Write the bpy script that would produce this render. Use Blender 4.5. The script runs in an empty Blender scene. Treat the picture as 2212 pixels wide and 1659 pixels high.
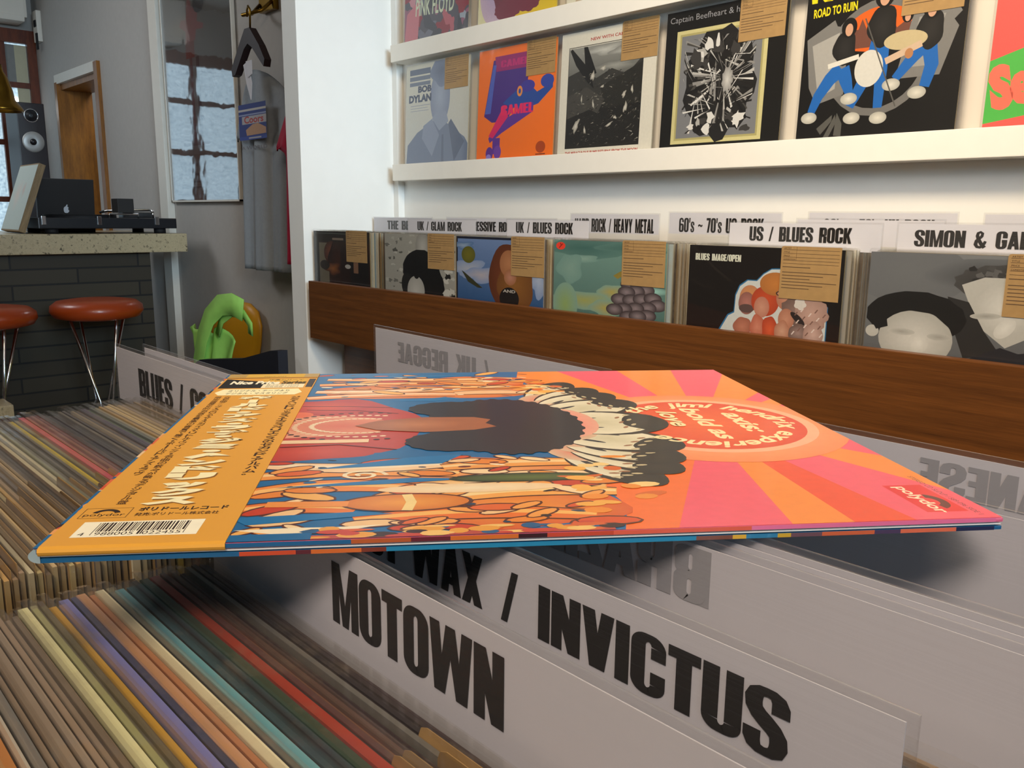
import bpy, bmesh, math, random
from math import sin, cos, pi, radians
from mathutils import Vector, Matrix
from mathutils.geometry import tessellate_polygon

random.seed(7)
C = bpy.context.scene
COL = C.collection

# ------------------------------------------------------------------ camera
# the camera stands at the origin, the floor is 1.10 m below it
cam_d = bpy.data.cameras.new('camera')
cam = bpy.data.objects.new('camera', cam_d)
COL.objects.link(cam)
_yaw, _pitch, _roll = radians(-47.2257508), radians(-11.0914977), radians(0.5752420)
_f = Vector((sin(_yaw) * cos(_pitch), cos(_yaw) * cos(_pitch), sin(_pitch)))
_r = Vector((cos(_yaw), -sin(_yaw), 0))
_u = _r.cross(_f)
_r2 = _r * cos(_roll) + _u * sin(_roll)
_u2 = -_r * sin(_roll) + _u * cos(_roll)
cam.matrix_world = Matrix(((_r2.x, _u2.x, -_f.x, 0), (_r2.y, _u2.y, -_f.y, 0), (_r2.z, _u2.z, -_f.z, 0), (0, 0, 0, 1)))
cam_d.sensor_width = 36
cam_d.lens = 36 * 1850 / 2212
cam_d.clip_start = 0.01
cam_d.clip_end = 60
C.camera = cam

# ------------------------------------------------------------------ exposure, world, lights
C.view_settings.view_transform = 'Standard'
C.view_settings.look = 'None'
C.view_settings.gamma = 1
C.view_settings.exposure = 0.9
C.view_settings.use_curve_mapping = False
C.cycles.use_denoising = True
C.cycles.transparent_max_bounces = 64
C.cycles.max_bounces = 8
C.cycles.sample_clamp_indirect = 6

w = bpy.data.worlds.new('world')
C.world = w
w.use_nodes = True
w.node_tree.nodes['Background'].inputs[0].default_value = (0.72, 0.76, 0.80, 1)
w.node_tree.nodes['Background'].inputs[1].default_value = 0.35


def area(name, loc, target, size, energy, color, size_y=None, spread=180):
    d = bpy.data.lights.new(name, 'AREA')
    d.energy = energy
    d.color = color
    d.shape = 'RECTANGLE'
    d.size = size
    d.size_y = size_y or size
    d.spread = radians(spread)
    o = bpy.data.objects.new(name, d)
    COL.objects.link(o)
    o.location = loc
    o.rotation_euler = (Vector(target) - Vector(loc)).to_track_quat('-Z', 'Y').to_euler()
    return o


WARM = (1.0, 0.80, 0.56)
COOL = (0.62, 0.83, 1.0)
# daylight through the shop front on the right, warm ceiling lamps over the racks, added overhead fill for the far side
area('shop_front_daylight', (2.0, 0.15, 0.85), (-2.45, 1.62, 0.42), 1.2, 5.6, COOL, 1.0, 42)
area('ceiling_lamp_over_rack', (-0.45, 0.50, 1.42), (-0.85, 1.74, 0.1), 0.5, 13, WARM, None, 120)
area('ceiling_lamp_over_bins', (0.35, -0.25, 1.42), (-0.15, 0.25, -0.1), 0.45, 4.8, WARM)
area('ceiling_lamp_by_entrance', (0.55, -1.0, 1.30), (-0.28, 0.25, -0.14), 0.5, 4.6, (1.0, 0.84, 0.72), None, 105)
area('far_side_fill', (-4.6, 0.2, 1.44), (-4.4, 1.3, 0.0), 0.8, 10, (0.95, 0.97, 1.0))  # added fill standing in for far window daylight, no real lamp here

# ------------------------------------------------------------------ materials
def lin(h, a=1.0):
    if isinstance(h, (tuple, list)):
        return tuple(h) if len(h) == 4 else tuple(h) + (1.0,)
    v = [int(h[i:i + 2], 16) / 255 for i in (0, 2, 4)]
    return tuple((c / 12.92 if c <= 0.04045 else ((c + 0.055) / 1.055) ** 2.4) for c in v) + (a,)


_mats = {}


def newmat(name):
    m = bpy.data.materials.new(name)
    m.use_nodes = True
    nt = m.node_tree
    return m, nt, nt.nodes['Principled BSDF']


def N(nt, t, **kw):
    n = nt.nodes.new(t)
    for k, v in kw.items():
        if k in n.inputs.keys():
            n.inputs[k].default_value = v
        else:
            setattr(n, k, v)
    return n


def mat(name, color, rough=0.5, metal=0.0, spec=0.5, noise=0.06, scale=30.0, bump=0.0, stretch=(1, 1, 1), emit=0.0, coat=0.0):
    if name in _mats:
        return _mats[name]
    m, nt, p = newmat(name)
    c = lin(color)
    tc = N(nt, 'ShaderNodeTexCoord')
    mp = N(nt, 'ShaderNodeMapping')
    mp.inputs['Scale'].default_value = stretch
    nz = N(nt, 'ShaderNodeTexNoise', Scale=scale, Detail=4.0)
    nt.links.new(tc.outputs['Object'], mp.inputs['Vector'])
    nt.links.new(mp.outputs[0], nz.inputs['Vector'])
    mx = N(nt, 'ShaderNodeMix', data_type='RGBA')
    k = max(0.0, 1 - noise * 2)
    mx.inputs[6].default_value = (c[0] * k, c[1] * k, c[2] * k, 1)
    mx.inputs[7].default_value = (min(1, c[0] * (1 + noise * 2)), min(1, c[1] * (1 + noise * 2)), min(1, c[2] * (1 + noise * 2)), 1)
    nt.links.new(nz.outputs[0], mx.inputs[0])
    nt.links.new(mx.outputs[2], p.inputs['Base Color'])
    p.inputs['Roughness'].default_value = rough
    p.inputs['Metallic'].default_value = metal
    p.inputs['Specular IOR Level'].default_value = spec
    p.inputs['Coat Weight'].default_value = coat
    if emit:
        nt.links.new(mx.outputs[2], p.inputs['Emission Color'])
        p.inputs['Emission Strength'].default_value = emit
    if bump:
        b = N(nt, 'ShaderNodeBump', Strength=bump, Distance=0.002)
        nt.links.new(nz.outputs[0], b.inputs['Height'])
        nt.links.new(b.outputs[0], p.inputs['Normal'])
    _mats[name] = m
    return m


def wood(name, dark, light, stretch, scale=6.0, rough=0.45):
    m, nt, p = newmat(name)
    tc = N(nt, 'ShaderNodeTexCoord')
    mp = N(nt, 'ShaderNodeMapping')
    mp.inputs['Scale'].default_value = stretch
    n1 = N(nt, 'ShaderNodeTexNoise', Scale=scale, Detail=7.0, Roughness=0.65)
    n2 = N(nt, 'ShaderNodeTexNoise', Scale=scale * 7, Detail=3.0)
    nt.links.new(tc.outputs['Object'], mp.inputs['Vector'])
    nt.links.new(mp.outputs[0], n1.inputs['Vector'])
    nt.links.new(mp.outputs[0], n2.inputs['Vector'])
    ad = N(nt, 'ShaderNodeMath', operation='MULTIPLY_ADD')
    nt.links.new(n2.outputs[0], ad.inputs[0])
    ad.inputs[1].default_value = 0.45
    nt.links.new(n1.outputs[0], ad.inputs[2])
    r = N(nt, 'ShaderNodeValToRGB')
    r.color_ramp.elements[0].position = 0.45
    r.color_ramp.elements[0].color = lin(dark)
    r.color_ramp.elements[1].position = 0.95
    r.color_ramp.elements[1].color = lin(light)
    nt.links.new(ad.outputs[0], r.inputs[0])
    nt.links.new(r.outputs[0], p.inputs['Base Color'])
    p.inputs['Roughness'].default_value = rough
    return m


M_WALL = mat('white_painted_wall', 'dedbd6', 0.75, noise=0.02, scale=60, bump=0.15)
M_ALC = mat('white_satin_panel', 'e6e4de', 0.5, noise=0.012, scale=20, spec=0.35)
M_ROOMW = mat('grey_white_plaster', 'b9b5b0', 0.8, noise=0.03, scale=40, bump=0.1)
M_CEIL = mat('ceiling_paint', 'd8d5cf', 0.8, noise=0.02)
M_FLOOR = mat('concrete_floor', '8b8680', 0.6, noise=0.1, scale=4)
M_LEDGE = mat('white_ledge_paint', 'e8e3d8', 0.45, noise=0.015)
M_RAIL = wood('brown_stained_wood', '46260b', '74441a', (0.7, 26, 26), 4.0, 0.42)
M_LINING = wood('honey_wood_lining', '6b4010', 'a4691f', (8, 8, 1.0), 4.0, 0.4)
M_DKWOOD = wood('dark_red_wood', '4a2010', '7a3a1c', (8, 8, 1.2), 4.0, 0.4)
M_PLY = wood('raw_plywood', '6b5638', 'a08660', (20, 20, 2), 5.0, 0.6)
M_BIN = wood('dark_bin_wood', '3a2210', '6a4020', (1.5, 10, 10), 5.0, 0.5)
M_BLACK = mat('black_plastic', '14151a', 0.35, noise=0.15, scale=60)
M_BLACKM = mat('matte_black', '101014', 0.7, noise=0.2, scale=40)
M_CHROME = mat('polished_chrome', 'd8dade', 0.12, metal=1.0, noise=0.02)
M_BRASS = mat('aged_brass', '8a6a28', 0.28, metal=1.0, noise=0.15, scale=14)
M_ORANGE = mat('orange_vinyl', 'a03c10', 0.35, noise=0.08, scale=8, coat=0.2)
M_KRAFT = mat('kraft_card', 'a88552', 0.8, noise=0.08, scale=90)
M_KRAFTL = mat('kraft_card_ink', '5a4128', 0.8, noise=0.1)
M_PAPER = mat('white_paper', 'd3d1d6', 0.7, noise=0.015, scale=30)
M_INK = mat('black_ink', '16120f', 0.55, noise=0.1)
M_GHOST = mat('show_through_ink', 'a3a2a6', 0.7, noise=0.03)
M_VINYL = mat('record_vinyl', '0c0c0e', 0.25, noise=0.1)
M_NAVY = mat('navy_padding', '10131f', 0.6, noise=0.2, scale=30)


def film_mat(name, base, edge, rough, tint=(0.97, 0.97, 0.97, 1), bump=0.3, stretch=(1, 1, 1), haze=0.0, hazecol=(0.6, 0.6, 0.62, 1)):
    m, nt, p = newmat(name)
    out = nt.nodes['Material Output']
    nt.nodes.remove(p)
    tr = N(nt, 'ShaderNodeBsdfTransparent', Color=tint)
    gl = N(nt, 'ShaderNodeBsdfGlossy', Roughness=rough)
    gl.inputs['Color'].default_value = (0.9, 0.9, 0.92, 1)
    lw = N(nt, 'ShaderNodeLayerWeight', Blend=0.5)
    pw = N(nt, 'ShaderNodeMath', operation='POWER')
    pw.inputs[1].default_value = 4.0
    nt.links.new(lw.outputs['Facing'], pw.inputs[0])
    mr = N(nt, 'ShaderNodeMapRange')
    mr.inputs['To Min'].default_value = base
    mr.inputs['To Max'].default_value = edge
    nt.links.new(pw.outputs[0], mr.inputs['Value'])
    mx = N(nt, 'ShaderNodeMixShader')
    nt.links.new(mr.outputs[0], mx.inputs[0])
    nt.links.new(tr.outputs[0], mx.inputs[1])
    nt.links.new(gl.outputs[0], mx.inputs[2])
    last = mx
    if haze:
        df = N(nt, 'ShaderNodeBsdfDiffuse', Color=hazecol)
        m2 = N(nt, 'ShaderNodeMixShader', Fac=haze)
        nt.links.new(mx.outputs[0], m2.inputs[1])
        nt.links.new(df.outputs[0], m2.inputs[2])
        last = m2
    tc = N(nt, 'ShaderNodeTexCoord')
    mp = N(nt, 'ShaderNodeMapping')
    mp.inputs['Scale'].default_value = stretch
    nz = N(nt, 'ShaderNodeTexNoise', Scale=14.0, Detail=2.0)
    nt.links.new(tc.outputs['Object'], mp.inputs['Vector'])
    nt.links.new(mp.outputs[0], nz.inputs['Vector'])
    b = N(nt, 'ShaderNodeBump', Strength=bump, Distance=0.004)
    nt.links.new(nz.outputs[0], b.inputs['Height'])
    nt.links.new(b.outputs[0], gl.inputs['Normal'])
    nt.links.new(last.outputs[0], out.inputs[0])
    return m


M_FILM = film_mat('clear_sleeve_film', 0.03, 0.55, 0.12, haze=0.008)
M_FILMB = film_mat('soft_bin_sleeve_film', 0.02, 0.40, 0.2, tint=(0.99, 0.99, 0.985, 1), haze=0.010)
M_RIM = film_mat('sleeve_rim_film', 0.04, 0.6, 0.1, tint=(0.985, 0.98, 0.97, 1), haze=0.035, hazecol=(0.42, 0.36, 0.28, 1))
M_POCKET = film_mat('scratched_card_pocket', 0.05, 0.7, 0.16, bump=0.15, stretch=(0.3, 8, 40), haze=0.03)
M_GLASS = film_mat('picture_glass', 0.34, 0.9, 0.03, bump=0.22, stretch=(0.5, 0.5, 0.5))


def print_mat(name, rough, coat):
    m, nt, p = newmat(name)
    a = N(nt, 'ShaderNodeAttribute', attribute_name='Col')
    tc = N(nt, 'ShaderNodeTexCoord')
    nz = N(nt, 'ShaderNodeTexNoise', Scale=180.0, Detail=2.0)
    nt.links.new(tc.outputs['Object'], nz.inputs['Vector'])
    mr = N(nt, 'ShaderNodeMapRange')
    mr.inputs['To Min'].default_value = 0.93
    mr.inputs['To Max'].default_value = 1.07
    nt.links.new(nz.outputs[0], mr.inputs['Value'])
    mx = N(nt, 'ShaderNodeVectorMath', operation='SCALE')
    nt.links.new(a.outputs['Color'], mx.inputs[0])
    nt.links.new(mr.outputs[0], mx.inputs['Scale'])
    nt.links.new(mx.outputs[0], p.inputs['Base Color'])
    p.inputs['Roughness'].default_value = rough
    p.inputs['Coat Weight'].default_value = coat
    p.inputs['Coat Roughness'].default_value = 0.12
    return m


M_PRINT = print_mat('matte_print', 0.55, 0.0)
M_GPRINT = print_mat('glossy_print', 0.4, 0.18)


def jacket_mat(name, edge_mix):
    m, nt, p = newmat(name)
    oi = N(nt, 'ShaderNodeObjectInfo')
    tc = N(nt, 'ShaderNodeTexCoord')
    mp = N(nt, 'ShaderNodeMapping')
    mp.inputs['Scale'].default_value = (1, 1, 1)
    nz = N(nt, 'ShaderNodeTexNoise', Scale=34.0, Detail=6.0, Roughness=0.75)
    vm = N(nt, 'ShaderNodeVectorMath', operation='ADD')
    nt.links.new(tc.outputs['Object'], vm.inputs[0])
    nt.links.new(oi.outputs['Location'], vm.inputs[1])
    nt.links.new(vm.outputs[0], mp.inputs['Vector'])
    nt.links.new(mp.outputs[0], nz.inputs['Vector'])
    r = N(nt, 'ShaderNodeMapRange')
    r.inputs['From Min'].default_value = 0.5
    r.inputs['From Max'].default_value = 0.72
    r.inputs['To Max'].default_value = 0.42
    nt.links.new(nz.outputs[0], r.inputs['Value'])
    mx = N(nt, 'ShaderNodeMix', data_type='RGBA')
    nt.links.new(r.outputs[0], mx.inputs[0])
    nt.links.new(oi.outputs['Color'], mx.inputs[6])
    mx.inputs[7].default_value = lin('9a8a74')
    m2 = N(nt, 'ShaderNodeMix', data_type='RGBA')
    m2.inputs[0].default_value = edge_mix
    nt.links.new(mx.outputs[2], m2.inputs[6])
    m2.inputs[7].default_value = lin('8a744c')
    nt.links.new(m2.outputs[2], p.inputs['Base Color'])
    p.inputs['Roughness'].default_value = 0.55
    return m


M_JACKET = jacket_mat('jacket_board', 0.0)
M_JEDGE = jacket_mat('jacket_paper_edge', 0.7)

# ------------------------------------------------------------------ mesh helpers
class MB:
    def __init__(s):
        s.v, s.f, s.mi, s.mats, s.sm = [], [], [], [], []

    def m(s, mm):
        if mm not in s.mats:
            s.mats.append(mm)
        return s.mats.index(mm)

    def faces(s, vs, fs, mm, smooth=False):
        b = len(s.v)
        s.v += [tuple(x) for x in vs]
        i = s.m(mm)
        for f in fs:
            s.f.append([b + k for k in f])
            s.mi.append(i)
            s.sm.append(smooth)
        return s

    def box(s, x0, x1, y0, y1, z0, z1, mm, bev=0.0, T=None):
        bm = bmesh.new()
        vs = [bm.verts.new(p) for p in ((x0, y0, z0), (x1, y0, z0), (x1, y1, z0), (x0, y1, z0), (x0, y0, z1), (x1, y0, z1), (x1, y1, z1), (x0, y1, z1))]
        for q in ((0, 3, 2, 1), (4, 5, 6, 7), (0, 1, 5, 4), (1, 2, 6, 5), (2, 3, 7, 6), (3, 0, 4, 7)):
            bm.faces.new([vs[k] for k in q])
        if bev:
            bmesh.ops.bevel(bm, geom=bm.edges[:], offset=bev, segments=2, profile=0.7, affect='EDGES')
        bm.verts.index_update()
        V = [(T @ v.co if T else v.co.copy()) for v in bm.verts]
        s.faces(V, [[v.index for v in f.verts] for f in bm.faces], mm)
        bm.free()
        return s

    def tube(s, pts, r, mm, n=10, close=False):
        pts = [Vector(p) for p in pts]
        rs = r if isinstance(r, (list, tuple)) else [r] * len(pts)
        V, F = [], []
        up = None
        for i, p in enumerate(pts):
            a = pts[max(0, i - 1)]
            c = pts[min(len(pts) - 1, i + 1)]
            t = (c - a).normalized()
            if up is None:
                up = t.orthogonal().normalized()
            up = (up - t * up.dot(t)).normalized()
            bn = t.cross(up)
            for k in range(n):
                q = 2 * pi * k / n
                V.append(p + (up * cos(q) + bn * sin(q)) * rs[i])
        for i in range(len(pts) - 1):
            for k in range(n):
                F.append((i * n + k, i * n + (k + 1) % n, (i + 1) * n + (k + 1) % n, (i + 1) * n + k))
        F.append(list(range(n))[::-1])
        F.append([(len(pts) - 1) * n + k for k in range(n)])
        return s.faces(V, F, mm, True)

    def lathe(s, prof, mm, n=32, T=None, smooth=True):
        V, F = [], []
        for (r, z) in prof:
            for k in range(n):
                q = 2 * pi * k / n
                v = Vector((r * cos(q), r * sin(q), z))
                V.append(T @ v if T else v)
        for i in range(len(prof) - 1):
            for k in range(n):
                F.append((i * n + k, i * n + (k + 1) % n, (i + 1) * n + (k + 1) % n, (i + 1) * n + k))
        return s.faces(V, F, mm, smooth)

    def prism(s, poly, axis, a, b, mm):
        """extrude a 2D polygon; axis y: poly is (x, z); axis x: poly is (y, z); axis z: poly is (x, y)"""
        n = len(poly)
        mk = {'y': lambda p, t: (p[0], t, p[1]), 'x': lambda p, t: (t, p[0], p[1]), 'z': lambda p, t: (p[0], p[1], t)}[axis]
        V = [mk(p, a) for p in poly] + [mk(p, b) for p in poly]
        F = [(i, (i + 1) % n, n + (i + 1) % n, n + i) for i in range(n)]
        tr = tessellate_polygon([[Vector((p[0], p[1], 0)) for p in poly]])
        F += [tuple(t) for t in tr] + [tuple(n + k for k in t[::-1]) for t in tr]
        s.faces(V, F, mm)
        return s

    def mesh(s, name):
        me = bpy.data.meshes.new(name)
        me.from_pydata(s.v, [], s.f)
        for mm in s.mats:
            me.materials.append(mm)
        me.polygons.foreach_set('material_index', s.mi)
        me.polygons.foreach_set('use_smooth', s.sm)
        bm = bmesh.new()
        bm.from_mesh(me)
        bmesh.ops.recalc_face_normals(bm, faces=bm.faces[:])
        bm.to_mesh(me)
        bm.free()
        return me

    def build(s, name, parent=None, loc=(0, 0, 0)):
        return put(name, s.mesh(name), parent, loc)


def put(name, me, parent=None, loc=(0, 0, 0)):
    o = bpy.data.objects.new(name, me)
    COL.objects.link(o)
    o.location = loc
    if parent:
        o.parent = parent
    return o


def tag(o, label, cat, group=None):
    o['label'] = label
    o['category'] = cat
    if group:
        o['group'] = group
    return o


def thing(name, label, cat, loc=(0, 0, 0), rot=(0, 0, 0), group=None):
    o = bpy.data.objects.new(name, None)
    o.empty_display_size = 0.05
    COL.objects.link(o)
    o.location = loc
    o.rotation_euler = rot
    return tag(o, label, cat, group)


def struct(name, mb):
    o = mb.build(name)
    o['kind'] = 'structure'
    return o


def copy_part(o, parent):
    c = o.copy()
    COL.objects.link(c)
    c.parent = parent
    return c


# ------------------------------------------------------------------ lettering
_tx = {}


def text2d(sx, bold=0.0):
    k = (sx, bold)
    if k not in _tx:
        c = bpy.data.curves.new('t', 'FONT')
        c.body = sx
        c.fill_mode = 'FRONT'
        c.offset = bold
        c.resolution_u = 3
        o = bpy.data.objects.new('t', c)
        COL.objects.link(o)
        me = bpy.data.meshes.new_from_object(o.evaluated_get(bpy.context.evaluated_depsgraph_get()))
        V = [(v.co.x, v.co.y) for v in me.vertices]
        F = [tuple(p.vertices) for p in me.polygons]
        bpy.data.objects.remove(o)
        bpy.data.curves.remove(c)
        bpy.data.meshes.remove(me)
        _tx[k] = [[V[i] for i in f] for f in F]
    return _tx[k]


def rrp(x0, y0, x1, y1, r, n=6):
    P = []
    for cx, cy, a in ((x1 - r, y0 + r, -90), (x1 - r, y1 - r, 0), (x0 + r, y1 - r, 90), (x0 + r, y0 + r, 180)):
        for i in range(n + 1):
            q = radians(a + 90 * i / n)
            P.append((cx + r * cos(q), cy + r * sin(q)))
    return P


def ring(x0, y0, x1, y1, s, b, ro, ri, skip=(), n=6):
    A = rrp(x0, y0, x1, y1, ro, n)
    B = rrp(x0 + s, y0 + b, x1 - s, y1 - b, ri, n)
    k = len(A)
    return [[A[i], A[(i + 1) % k], B[(i + 1) % k], B[i]] for i in range(k) if i not in skip]


def rect(x0, y0, x1, y1):
    return [(x0, y0), (x1, y0), (x1, y1), (x0, y1)]


def stroke(pts, wd):
    out = []
    n = len(pts)
    L, R = [], []
    for i in range(n):
        a = Vector(pts[max(0, i - 1)])
        c = Vector(pts[min(n - 1, i + 1)])
        t = (c - a).normalized()
        nn = Vector((-t.y, t.x)) * ((wd[i] if isinstance(wd, (list, tuple)) else wd) / 2)
        p = Vector(pts[i])
        L.append(tuple(p + nn))
        R.append(tuple(p - nn))
    for i in range(n - 1):
        out.append([R[i], R[i + 1], L[i + 1], L[i]])
    return out


def glyph(ch):
    """a heavy condensed capital, height 1; returns (polygons, width)"""
    S, B = 0.222, 0.155
    n = 6
    if ch in 'sedki':
        P, W_ = glyph(ch.upper())
        return [[(x * 0.74, y * 0.74) for x, y in p] for p in P], W_ * 0.74
    if ch == 'I': return [rect(0, 0, S, 1)], S
    if ch == 'L': return [rect(0, 0, S, 1), rect(S, 0, .38, B)], .38
    if ch in 'EF':
        P = [rect(0, 0, S, 1), rect(S, 1 - B, .4, 1), rect(S, .45, .37, .45 + B)]
        if ch == 'E': P.append(rect(S, 0, .4, B))
        return P, .4
    if ch == 'T': return [rect(0, 1 - B - .02, .46, 1), rect(.119, 0, .341, 1 - B - .02)], .46
    if ch == 'H': return [rect(0, 0, S, 1), rect(.308, 0, .53, 1), rect(S, .43, .33, .59)], .53
    if ch in 'OQ0': return ring(0, 0, .53, 1, S, .12, .21, .062), .53
    if ch == 'D': return ring(0, 0, .53, 1, S, .14, .14, .04) + [rect(0, 0, .15, .15), rect(0, .85, .15, 1)], .53
    if ch in 'CG':
        P = ring(0, 0, .53, 1, S, .12, .21, .062, skip=(n,)) + [rect(.308, .62, .53, .8), rect(.308, .2, .53, .4)]
        if ch == 'G': P.append(rect(.28, .36, .53, .52))
        return P, .53
    if ch == 'U':
        P = ring(0, 0, .53, 1.3, S, .12, .2, .062, skip=tuple(range(n, 3 * n + 2)) + (n, 3 * n + 2))
        return P + [rect(0, .2, S, 1), rect(.308, .2, .53, 1)], .53
    if ch == 'J': return [rect(.2, .3, .4, 1)] + stroke([(.3, .32), (.29, .17), (.22, .09), (.1, .08), (0, .09)], [.2, .2, .18, .16, .16]), .4
    if ch == 'S':
        c = [(.43, .66), (.43, .8), (.40, .88), (.335, .93), (.265, .94), (.19, .93), (.13, .88), (.1, .79), (.11, .68), (.17, .59), (.265, .51),
             (.36, .43), (.42, .34), (.43, .22), (.40, .12), (.335, .07), (.265, .06), (.19, .07), (.13, .12), (.1, .2), (.1, .34)]
        wd = [.22, .22, .2, .15, .13, .15, .2, .22, .22, .23, .24, .23, .22, .22, .2, .15, .13, .15, .2, .22, .22]
        return stroke(c, wd), .53
    if ch == 'P': return [rect(0, 0, S, 1)] + ring(.06, .38, .52, 1, S - .02, .13, .17, .05), .52
    if ch == 'R': return [rect(0, 0, S, 1)] + ring(.06, .42, .53, 1, S - .02, .13, .16, .05) + [rect(.308, 0, .53, .42), rect(.2, .4, .38, .5)], .53
    if ch == 'B': return [rect(0, 0, S, 1)] + ring(.06, .44, .52, 1, S - .02, .13, .15, .05) + ring(.06, 0, .53, .55, S - .02, .13, .16, .05), .53
    if ch == 'M': return [rect(0, 0, .185, 1), rect(.495, 0, .68, 1), [(.21, 1), (.12, 1), (.26, 0), (.34, 0), (.34, .36)], [(.47, 1), (.56, 1), (.42, 0), (.34, 0), (.34, .36)]], .68
    if ch == 'N': return [rect(0, 0, .2, 1), rect(.33, 0, .53, 1), [(.02, 1), (.215, 1), (.51, 0), (.315, 0)]], .53
    if ch == 'V': return [[(0, 1), (.215, 1), (.36, 0), (.14, 0)], [(.54, 1), (.325, 1), (.18, 0), (.40, 0)]], .54
    if ch == 'W': return [[(0, 1), (.195, 1), (.30, 0), (.09, 0)], [(.50, 1), (.32, 1), (.15, 0), (.30, 0)], [(.32, 1), (.50, 1), (.67, 0), (.52, 0)], [(.82, 1), (.625, 1), (.52, 0), (.73, 0)]], .82
    if ch == 'A': return [[(0, 0), (.19, 0), (.36, 1), (.16, 1)], [(.54, 0), (.35, 0), (.18, 1), (.38, 1)], rect(.14, .18, .40, .33)], .54
    if ch == 'X': return [[(0, 1), (.21, 1), (.53, 0), (.32, 0)], [(.53, 1), (.32, 1), (0, 0), (.21, 0)]], .53
    if ch == 'Y': return [rect(.165, 0, .365, .5), [(0, 1), (.2, 1), (.34, .4), (.165, .4)], [(.53, 1), (.33, 1), (.19, .4), (.365, .4)]], .53
    if ch == 'K': return [rect(0, 0, S, 1), [(.18, .5), (.33, 1), (.54, 1), (.36, .52)], [(.18, .55), (.34, 0), (.55, 0), (.36, .55)]], .55
    if ch == 'Z': return [rect(.02, 1 - B, .42, 1), rect(0, 0, .42, B), [(0, B), (.2, B), (.42, 1 - B), (.21, 1 - B)]], .42
    if ch == '/': return [[(0, 0), (.13, 0), (.34, 1), (.21, 1)]], .34
    if ch == '6': return ring(0, 0, .52, .6, S - .01, .12, .18, .06) + [rect(0, .3, .19, .8)] + stroke([(.095, .78), (.12, .88), (.2, .93), (.3, .94), (.38, .9), (.42, .8), (.42, .7)], [.19, .18, .15, .13, .15, .18, .19]), .52
    if ch == '7': return [rect(0, .84, .44, 1), [(.08, 0), (.28, 0), (.44, .84), (.24, .84)]], .44
    if ch == "'": return [[(.02, .66), (.12, .66), (.15, 1), (0, 1)]], .16
    if ch == '~': return stroke([(0, .42), (.08, .5), (.17, .51), (.26, .45), (.35, .43), (.44, .52)], .12), .45
    if ch == '&':
        return stroke([(.52, .05), (.38, .2), (.2, .52), (.13, .72), (.16, .88), (.27, .94), (.37, .86), (.35, .7), (.22, .56), (.11, .42), (.08, .22), (.16, .09), (.3, .06), (.42, .14), (.5, .3), (.54, .42)],
                      [.2, .19, .18, .17, .15, .13, .15, .15, .16, .18, .19, .16, .14, .15, .15, .14]), .6
    return [], .3


def heavy(sx, gap=.03, space=.40):
    P, x = [], 0
    for ch in sx:
        if ch == ' ':
            x += space
            continue
        g, wd = glyph(ch)
        P += [[(a + x, b) for a, b in p] for p in g]
        x += wd + gap
    return P, x - gap


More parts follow.
